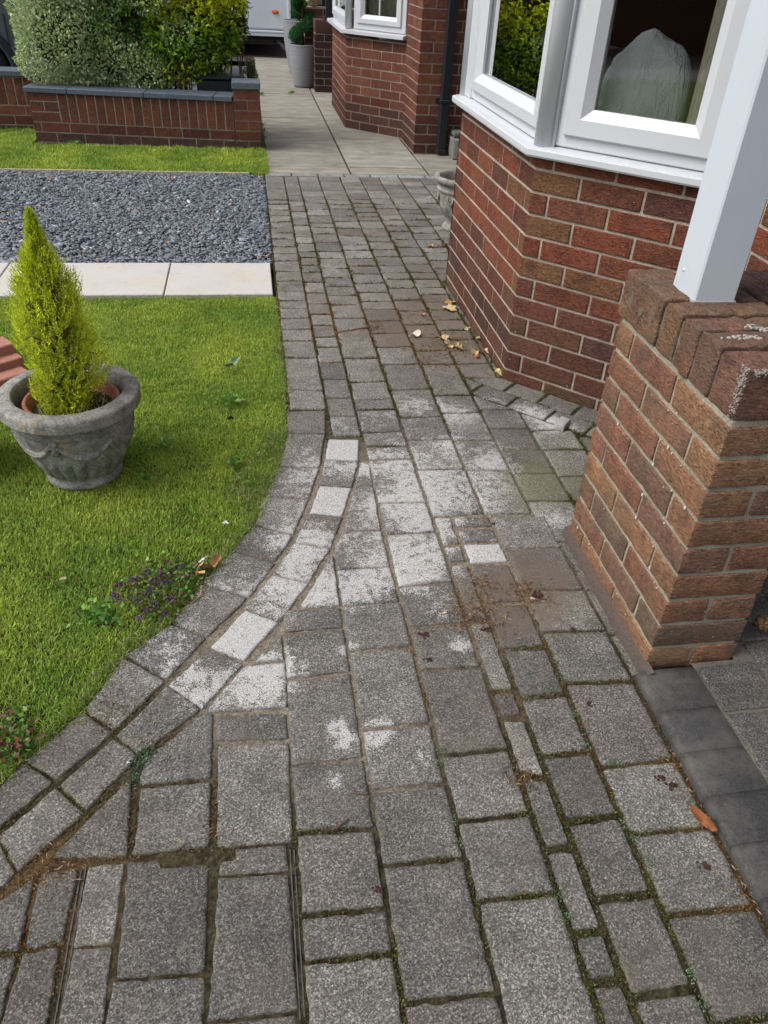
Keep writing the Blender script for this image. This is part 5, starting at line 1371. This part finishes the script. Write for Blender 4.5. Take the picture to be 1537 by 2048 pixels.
# ------------------------------------------------------------------ stone pot with golden conifer
PCX,PCY=-.565,2.145
pot=tag(empty('stone_pot',(PCX,PCY,0)),'weathered grey stone pot with garland relief standing on the lawn','plant pot')
prof=[(.0,.0),(.108,.0),(.113,.006),(.113,.020),(.106,.026),(.108,.034),(.125,.06),(.142,.095),(.152,.125),(.158,.150),(.165,.175),(.170,.195),(.166,.200),(.172,.205),(.175,.214),(.170,.220),(.171,.232),(.173,.240),(.186,.2405),(.1975,.243),(.2005,.2465),(.2008,.249),(.2014,.268),(.2006,.2775),(.1975,.2828),(.193,.2850),(.169,.2885),(.163,.2885),(.158,.287),(.151,.268),(.148,.20),(.135,.12),(0,.10)]
NP_=220
def rf_(r,z,a,j):
    if 5<=j<=7: return r+.0065*abs(math.cos(a*10))**.6*(1 if j<7 else .6)-.003
    if j in (8,): return r+.002*math.cos(a*20)
    return r+.0015*noise.noise((math.cos(a)*6,math.sin(a)*6,z*30))
fine=[]
for j in range(len(prof)-1):
    (r0,z0),(r1,z1)=prof[j],prof[j+1]; k=max(1,int(math.hypot(r1-r0,z1-z0)/.008)) if j<25 else 2
    for i in range(k): fine.append((r0+(r1-r0)*i/k,z0+(z1-z0)*i/k))
fine.append(prof[-1])
def rf2(r,z,a,j):
    if j<1 or z<.03 or r<.1: return r
    q=r+.0018*noise.noise((math.cos(a)*9,math.sin(a)*9,z*40))+.001*noise.noise((math.cos(a)*30,math.sin(a)*30,z*120))
    if .03<z<.115 and j<40:
        f=min(1,(z-.03)/.012)*min(1,(.115-z)/.02); q+=f*(.0115*abs(math.cos(a*11))**.55-.007)
    return q
b=MB(); b.lathe(fine,(PCX,PCY,0),NP_,(1,1,1),rf2); b.build('bowl',M_POT,pot)
def surf_r(z):
    for (r0,z0),(r1,z1) in zip(prof[:19],prof[1:20]):
        if z0<=z<=z1 and z1>z0: return r0+(r1-r0)*(z-z0)/(z1-z0)
    return .15
gb=MB()
for s in range(6):
    a0_=2*math.pi*s/6+.35; sw=2*math.pi/6
    for k in range(120):
        f=(k//3)/39; row_=k%3-1; a=a0_+sw*(.06+.88*f); dip=.045*(1-(2*f-1)**2)
        z_=.184-dip+row_*.007*(1-.4*abs(2*f-1)); r_=surf_r(z_)+(.0035 if row_==0 else .0008); rad=.0045+.0030*(1-(2*f-1)**2)
        c_=Vector((PCX+r_*math.cos(a),PCY+r_*math.sin(a),z_))
        V=[];F=[]
        for j in range(5):
            for i in range(7):
                ph=math.pi*j/4;th=2*math.pi*i/7; V.append(c_+Vector((math.sin(ph)*math.cos(th),math.sin(ph)*math.sin(th),math.cos(ph)))*rad*random.uniform(.8,1.1))
        for j in range(4):
            for i in range(7): F.append((j*7+i,j*7+(i+1)%7,(j+1)*7+(i+1)%7,(j+1)*7+i))
        gb.add(V,F,(1,1,1),True)
    for k in range(26):      # bunch where two garlands meet
        a=a0_+random.gauss(0,.045); z_=.178+random.gauss(0,.014); r_=surf_r(min(z_,.19)); rad=random.uniform(.006,.011)
        c_=Vector((PCX+r_*math.cos(a),PCY+r_*math.sin(a),z_)); V=[];F=[]
        for j in range(5):
            for i in range(6):
                ph=math.pi*j/4;th=2*math.pi*i/6; V.append(c_+Vector((math.sin(ph)*math.cos(th),math.sin(ph)*math.sin(th),math.cos(ph)))*rad)
        for j in range(4):
            for i in range(6): F.append((j*6+i,j*6+(i+1)%6,(j+1)*6+(i+1)%6,(j+1)*6+i))
        gb.add(V,F,(1,1,1),True)
gb.build('garland',M_POT,pot)
M_TER=mat_vcol('terracotta',.8,.25,60,.0012,.8,1.2)
tp=tag(empty('terracotta_pot',(PCX+.005,PCY,.11)),'terracotta pot sunk inside the grey stone pot','plant pot')
b=MB(); b.lathe([(.09,.11),(.128,.200),(.131,.238),(.137,.242),(.1375,.258),(.134,.262),(.126,.261),(.123,.235),(.10,.21),(0,.2)],(PCX+.006,PCY-.004,0),64,(.27,.105,.062)); b.build('shell',M_TER,tp)
b=MB(); b.lathe([(.1235,.226),(.09,.233),(.05,.236),(0,.238)],(PCX+.006,PCY-.004,0),40,(.04,.028,.02),lambda r,z,a,j:r); b.build('compost',M_SOIL,tp)
# conifer
cn=tag(empty('conifer',(PCX,PCY,.23)),'small golden green cypress growing from the stone pot on the lawn','conifer')
TX,TZ0,TZ1=PCX-.004,.235,.800
b=MB(); b.tube([(PCX-.004+.006*math.sin(z*20),PCY,z) for z in np.linspace(.22,.76,14)],list(np.linspace(.011,.002,14)),8,(.12,.07,.045)); b.build('trunk',M_VC,cn)
prz=[0,.06,.15,.28,.42,.55,.68,.80,.90,.97,1.0]; prr=[.064,.088,.106,.116,.120,.112,.086,.052,.026,.012,.004]
Vs=[];Fs=[];Cs=[];bb=0; br=MB()
nb_=5200
for i in range(nb_):
    t_=(i+random.random())/nb_; t_=t_**.95
    R_=np.interp(t_,prz,prr); a=random.uniform(0,2*math.pi)
    z=TZ0+t_*(TZ1-TZ0); clump=noise.noise((math.cos(a)*1.6,math.sin(a)*1.6,z*11))
    R_*=1+.60*clump+random.uniform(-.05,.05)
    if clump<-.36-.1*(t_<.4): continue
    f=random.random()**.55
    R_=float(R_); tipp=Vector((TX+R_*f*math.cos(a),PCY+R_*f*math.sin(a),z)); ln=random.uniform(.024,.058)*(1 if t_<.9 else .75)
    up_=1.1+1.6*t_; d=Vector((math.cos(a),math.sin(a),up_))+Vector((random.gauss(0,.35),random.gauss(0,.35),random.gauss(0,.3))); d.normalize()
    base_=tipp-d*ln
    side=d.cross(Vector((random.gauss(0,1),random.gauss(0,1),random.gauss(0,1)))).normalized()
    m_=random.randint(7,10); P0=[];D0=[];L0=[]
    for k in range(m_):
        q=k/(m_-1); P0.append(base_+d*(ln*q*.9)); s_=1 if k%2 else -1
        D0.append(tuple(d*.9+side*s_*.75*(1-q*.6)+Vector((random.gauss(0,.15),random.gauss(0,.15),random.gauss(0,.15))))); L0.append((.013-.005*q)*random.uniform(.8,1.25))
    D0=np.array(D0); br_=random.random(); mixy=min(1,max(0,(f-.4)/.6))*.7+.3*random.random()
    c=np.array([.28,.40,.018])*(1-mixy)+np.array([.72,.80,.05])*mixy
    if random.random()<.05: c=np.array([.34,.30,.06])
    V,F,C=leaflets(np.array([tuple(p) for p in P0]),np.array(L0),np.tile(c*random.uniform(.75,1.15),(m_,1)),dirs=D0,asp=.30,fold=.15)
    Vs.append(V);Fs.append(F+bb);Cs.append(C);bb+=len(V)
    if i%9==0: br.tube([(TX,PCY,z-R_*.5),tuple(base_.lerp(Vector((TX,PCY,z)),.4)),tuple(base_)],[.0035,.0025,.001],5,(.16,.10,.05),False)
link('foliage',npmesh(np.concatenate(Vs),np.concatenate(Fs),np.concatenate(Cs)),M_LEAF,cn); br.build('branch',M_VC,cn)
tufts('pot_grass',[(PCX-.03,PCY-.075,.05,60,.055,[(.42,.36,.16),(.25,.30,.06)]),(PCX+.08,PCY-.03,.04,14,.07,[(.40,.38,.16)])],'thin pale grass stems growing in the terracotta pot').location=(0,0,.235)

# urn behind the bay corner
URX,URY=1.262,4.80
ur=tag(empty('stone_urn',(URX,URY,0)),'pale weathered stone urn half hidden behind the near bay window wall','urn')
pf=[(0,0),(.105,0),(.11,.015),(.10,.03),(.085,.045),(.090,.07),(.115,.11),(.135,.15),(.145,.19),(.148,.215),(.150,.225),(.157,.232),(.158,.243),(.150,.250),(.150,.262),(.158,.272),(.175,.285),(.180,.298),(.178,.310),(.168,.314),(.150,.312),(.142,.300),(.135,.24),(0,.14)]
fine=[]
for j in range(len(pf)-1):
    k=3
    for i in range(k): fine.append((pf[j][0]+(pf[j+1][0]-pf[j][0])*i/k,pf[j][1]+(pf[j+1][1]-pf[j][1])*i/k))
fine.append(pf[-1])
b=MB(); b.lathe(fine,(URX,URY,0),120,(1,1,1),lambda r,z,a,j: r+(.006*abs(math.cos(a*7))**.6 if .04<z<.14 and j<30 else 0)+.002*noise.noise((math.cos(a)*8,math.sin(a)*8,z*30)))
t=NT('pale_cast_stone',.93,.15); n=t.noise(18,5,.65); c=t.ramp(n,[(.3,(.14,.135,.12)),(.5,(.25,.24,.215)),(.7,(.38,.37,.34))]); M_UR=t.out(c,t.bump(t.noise(150,3),.004,.8)); b.build('bowl',M_UR,ur)
for s in range(7):
    b=MB()
    a=2*math.pi*s/7+.4
    b.tube([(URX+.149*math.cos(a+k*.17),URY+.149*math.sin(a+k*.17),.215-.045*(1-(k/1.0)**2)) for k in np.linspace(-1,1,9)],.006,6)
    b.build('swag',M_UR,ur)

# ------------------------------------------------------------------ terracotta blocks and teal pot at the left edge
c0=G(-8,760); 
ori=math.radians(40)
for i,(lb,ex,ey,zt_) in enumerate((('lowest terracotta block nearest the stone pot',74,770,.055),('second terracotta block up in the stepped stack',60,742,.085),('third terracotta block up in the stepped stack',47,713,.115),('topmost terracotta block at the back of the stepped stack',30,686,.150))):
    gx,gy=G(ex,ey,zt_)
    M=Matrix.Translation((gx,gy,0))@Matrix.Rotation(ori,4,'Z')
    b=MB(); b.box(-.34,0,0,0,.088,zt_,(.35,.165,.125),bev=.004,M=M)
    o_=b.build('terracotta_block',M_TER); tag(o_,lb,'clay block','stepped terracotta blocks left of the stone pot')
tl=tag(empty('teal_pot',(-.93,2.27,0)),'glazed teal pot just entering the left edge beside the stone pot','plant pot')
b=MB(); b.lathe([(0,0),(.075,0),(.10,.05),(.115,.13),(.118,.19),(.125,.20),(.125,.212),(.115,.215),(.105,.20),(0,.15)],(-.935,2.20,0),48,(.02,.11,.11)); b.build('shell',mat_vcol('teal_glaze',.18,.6,20,.0004,.8,1.2),tl)

# ------------------------------------------------------------------ single loose things on the ground
def dryleaf(x,y,size,rot,label,col=(.50,.36,.20),lobes=5,curl=.35,name='dry_leaf',cat='leaf',group=None,z=.004,tilt=0.0,elong=1.0):
    n_=60; V=[(0,0,0)];F=[]
    for rr in (.35,.7,1.0):
        for i in range(n_):
            a=2*math.pi*i/n_
            R_=size*(.62+.38*abs(math.cos(a*lobes/2)))*(1-.35*max(0,math.cos(a-math.pi))**6) if lobes>1 else size*.28/math.sqrt(1-.91*math.cos(a)**2)
            R_*=1+.07*math.sin(a*19)
            x_=R_*rr*math.cos(a)*elong; y_=R_*rr*math.sin(a); z_=curl*size*(rr**2)*(.5+.5*math.sin(2*a+.7))+.06*size*abs(math.cos(a*lobes))*rr
            V.append((x_,y_,z_))
    for i in range(n_): F.append((0,1+i,1+(i+1)%n_))
    for k in range(2):
        for i in range(n_): F.append((1+k*n_+i,1+(k+1)*n_+i,1+(k+1)*n_+(i+1)%n_,1+k*n_+(i+1)%n_))
    V2=[(v[0],v[1],v[2]+.0009) for v in V]; N0=len(V)
    F+= [tuple(q+N0 for q in f)[::-1] for f in F]
    M=Matrix.Translation((x,y,z))@Matrix.Rotation(rot,4,'Z')@Matrix.Rotation(tilt,4,'X')
    b=MB(); b.add([tuple(M@Vector(v)) for v in V+V2],F,col,True)
    b.tube([tuple(M@Vector((-size*.3,0,.001))),tuple(M@Vector((-size*.9,.1*size,.004))),tuple(M@Vector((-size*1.3,.05*size,.001)))],[.0012,.001,.0008],5,tuple(c*.7 for c in col))
    return tag(b.build(name,M_DRY),label,cat,group)
def at(px,py): return G(px,py)
LG='dry fallen leaves on the path'
TN=(.44,.33,.19)
dryleaf(*at(898,620),.040,.4,'large pale tan fan shaped leaf by the foot of the near bay wall',TN,7,.25,group=LG)
dryleaf(*at(901,609),.030,1.9,'small orange brown leaf tucked behind the large fan shaped leaf',(.42,.26,.10),5,.3,group=LG,z=.008)
dryleaf(*at(830,673),.026,.2,'crumpled whitish pink leaf alone left of the leaf pile',(.58,.50,.42),3,.8,group=LG)
for i,(px_,py_,s_,r_,cc,lb) in enumerate([(887,680,.024,.3,TN,'upper left leaf of the small pile by the near bay wall'),(897,690,.022,1.5,(.45,.33,.2),'middle leaf of the small pile by the near bay wall'),(903,694,.020,2.4,TN,'lower leaf of the small pile by the near bay wall'),(917,697,.024,.9,(.48,.33,.19),'curled leaf at the right end of the small pile'),
    (952,708,.028,2.2,(.50,.38,.2),'half curled tan leaf below the bay wall right of the pile'),(972,705,.018,.1,TN,'small tan leaf hard against the foot of the bay wall'),(955,716,.013,1.2,(.42,.17,.05),'small orange leaf scrap under the half curled tan leaf'),(957,680,.014,1,TN,'pale leaf scrap leaning at the wall foot above the others'),(936,660,.016,2,(.5,.4,.25),'pale leaf scrap in the litter at the wall foot'),(996,748,.020,.4,(.60,.46,.18),'yellow leaf close to the corner of the bay wall'),
    (862,495,.022,.8,(.40,.26,.12),'brown leaf beside the foot of the stone urn'),(889,492,.020,2,(.20,.09,.05),'dark curled leaf at the wall below the stone urn'),(846,632,.012,.2,(.40,.17,.10),'tiny reddish scrap on the middle of the path')]):
    dryleaf(*at(px_,py_),s_,r_,lb,cc,5,.6,group=LG,tilt=random.uniform(-.4,.4))
b=MB(); x_,y_=at(393,1150)
dryleaf(x_,y_,.020,1.6,'upright folded tan leaf at the lawn edge by the purple flowers',(.50,.33,.16),1,1.2,z=.014,tilt=1.1,elong=1.3)
dryleaf(*at(425,1138),.024,.7,'thin curled orange brown leaf lying on the edging block',(.34,.17,.08),1,1.0,z=.006,elong=1.5)
dryleaf(*at(1407,1645),.034,-1.15,'curled bright orange brown leaf against the dark kerb',(.22,.085,.035),1,.5,z=.008,elong=1.0,tilt=.6)
V=[]
cb_=MB()
x_,y_=G(1523,1256,.04)
for i in range(9): 
    a=random.uniform(0,6.28); 
    cb_.tube([(x_+random.gauss(0,.012),y_+random.gauss(0,.012),.045+random.random()*.02) for _ in range(4)],[.004,.010,.008,.002],6,tuple(np.array((.28,.17,.08))*random.uniform(.6,1.3)))
tag(cb_.build('dry_leaf',M_DRY),'crumpled brown leaf ball on the porch floor right of the pier','leaf')
def blob(px,py,s,col,label,name='debris',cat='debris',flat=.4,group=None,z=.0,mat=None,n_=16):
    x_,y_=G(px,py); b=MB()
    for i in range(n_):
        c_=Vector((x_+random.gauss(0,s*.45),y_+random.gauss(0,s*.35),z+s*flat*.4)); r_=s*random.uniform(.12,.36); V=[];F=[]
        for j in range(5):
            for k in range(7):
                ph=math.pi*j/4;th=2*math.pi*k/7; V.append(c_+Vector((math.sin(ph)*math.cos(th)*random.uniform(.7,1.3),math.sin(ph)*math.sin(th)*random.uniform(.7,1.3),math.cos(ph)*flat))*r_)
        for j in range(4):
            for k in range(7): F.append((j*7+k,j*7+(k+1)%7,(j+1)*7+(k+1)%7,(j+1)*7+k))
        b.add(V,F,tuple(np.array(col)*random.uniform(.6,1.3)))
    return tag(b.build(name,mat or M_DRY),label,cat,group)
DR='dark red brown droppings of plant debris on the path'
for px_,py_,s_,lb in [(848,1270,.013,'dark red debris lump, upper one of the pair near the worn white blocks'),(856,1320,.010,'dark debris lump, lower one of the pair near the worn white blocks'),(972,1262,.013,'reddish brown debris lump beside the orange litter'),(1144,1260,.010,'brown debris lump near the foot of the porch pier'),(1072,1192,.022,'dark scattered debris in the brown stained patch'),
    (757,1778,.010,'dark debris scrap in the joint of the nearest blocks'),(1178,1407,.009,'small dark debris lump on the block left of the kerb'),(1322,1555,.012,'dark debris crumb in the litter beside the kerb'),(1345,1572,.014,'dark debris cluster below the crumb beside the kerb'),(1412,1732,.012,'dark stain like debris on the block by the lower kerb'),(988,1048,.008,'tiny dark debris beside the mossy block')]:
    blob(px_,py_,s_,(.045,.022,.018),lb,group=DR,flat=.35)
WH_=(.62,.62,.60)
for px_,py_,s_,lb in [(453,1052,.011,'small white fluffy scrap in the grass near the path'),(258,1525,.0045,'tiny white chip on a block of the curved edging'),(130,1165,.008,'pinkish petal scrap lying in the lawn'),(310,1190,.004,'tiny white chip among the purple flowers'),(1068,1198,.008,'pale cream lump in the brown stained patch'),(887,1226,.006,'pale chip on a worn block left of the debris')]:
    blob(px_,py_,s_,WH_ if 'white' in lb else (.55,.45,.36),lb,name='pale_scrap',cat='scrap',flat=.6,group='pale scraps lying about',z=.012 if 'grass' in lb or 'lawn' in lb or 'flowers' in lb else 0)
blob(461,845,.012,(.05,.03,.02),'dark brown cone or dropping standing in the lawn right of the pot','debris','debris',1.6,None,.012)
x_,y_=at(408,1132); b=MB(); b.tube([(x_-.015,y_-.012,.018),(x_,y_,.022),(x_+.014,y_+.018,.020)],[.001,.004,.002],6,(.66,.70,.72)); tag(b.build('feather',M_DRY),'small white feather lying in the grass at the path edge','feather')
x_,y_=at(465,741); dryleaf(x_,y_,.045,.9,'long pale green leaf lying on the lawn behind the pot',(.20,.28,.16),1,.4,z=.022,elong=1.2)
# loose white faced block kicked up by the bay
b=MB(); x_,y_=at(1124,853); M=Matrix.Translation((x_,y_,.0))@Matrix.Rotation(math.radians(52),4,'Z')@Matrix.Rotation(.12,4,'Y'); tmp=MB(); block(tmp,-.045,-.020,-.004,.045,.020,.024,(.44,.43,.41),rnd=.006,amp=.003)
b.add([tuple(M@Vector(v)) for v in tmp.v],tmp.f,(.33,.33,.325),True); tag(b.build('loose_block',M_VC),'small loose pale stone block sitting proud of the paving before the bay','stone block')
# stick and twigs
b=MB()
for (a_,b2) in (((672,1660),(697,1640)),((664,1662),(690,1648)),((700,1588),(735,1592))):
    p=G(*a_);q=G(*b2); b.tube([(p[0],p[1],.003),((p[0]+q[0])/2,(p[1]+q[1])/2+.001,.006),(q[0],q[1],.003)],.0012,5,(.16,.09,.06))
tag(b.build('twig',M_DRY),'thin brown twigs lying on a block in the middle of the path','twig')
x_,y_=at(400,1195); b=MB(); b.tube([(x_-.02,y_-.025,.003),(x_,y_,.006),(x_+.004,y_+.012,.008),(x_+.002,y_+.02,.01)],[.0008,.0012,.0016,.002],5,(.42,.26,.16)); tag(b.build('stem',M_DRY),'dry pinkish stem lying across the edging block by the flowers','twig')

# ------------------------------------------------------------------ street verge and an added dark hedge backdrop (seen only in the glass)
sheet('verge_soil',[(-9.2,-12),(-3.6,-12),(-3.6,3.6),(-9.2,3.6)],-.014,mat_plain('mown_turf',(.10,.17,.03),.95,.1,(60,.02),.3,5))
sheet('pavement',[(-11,-30),(-9.2,-30),(-9.2,40),(-11,40)],-.03,mat_plain('street_concrete',(.20,.19,.18),.9,.2,(80,.003),.2,3))
shrub('hedge','added tall dark hedge backdrop across the street for the window reflection',[(-15,4,1.4,1.0,6,1.6),(-15,-8,1.5,1.0,6,1.7),(-9,-14,1.4,6,1.0,1.6)],14000,[(.02,.035,.012)],.20,asp=.6,core_s=.97,group=None,cat='hedge',branches=8)  # unseen hedge with solid core, added to darken the reflection in the glass
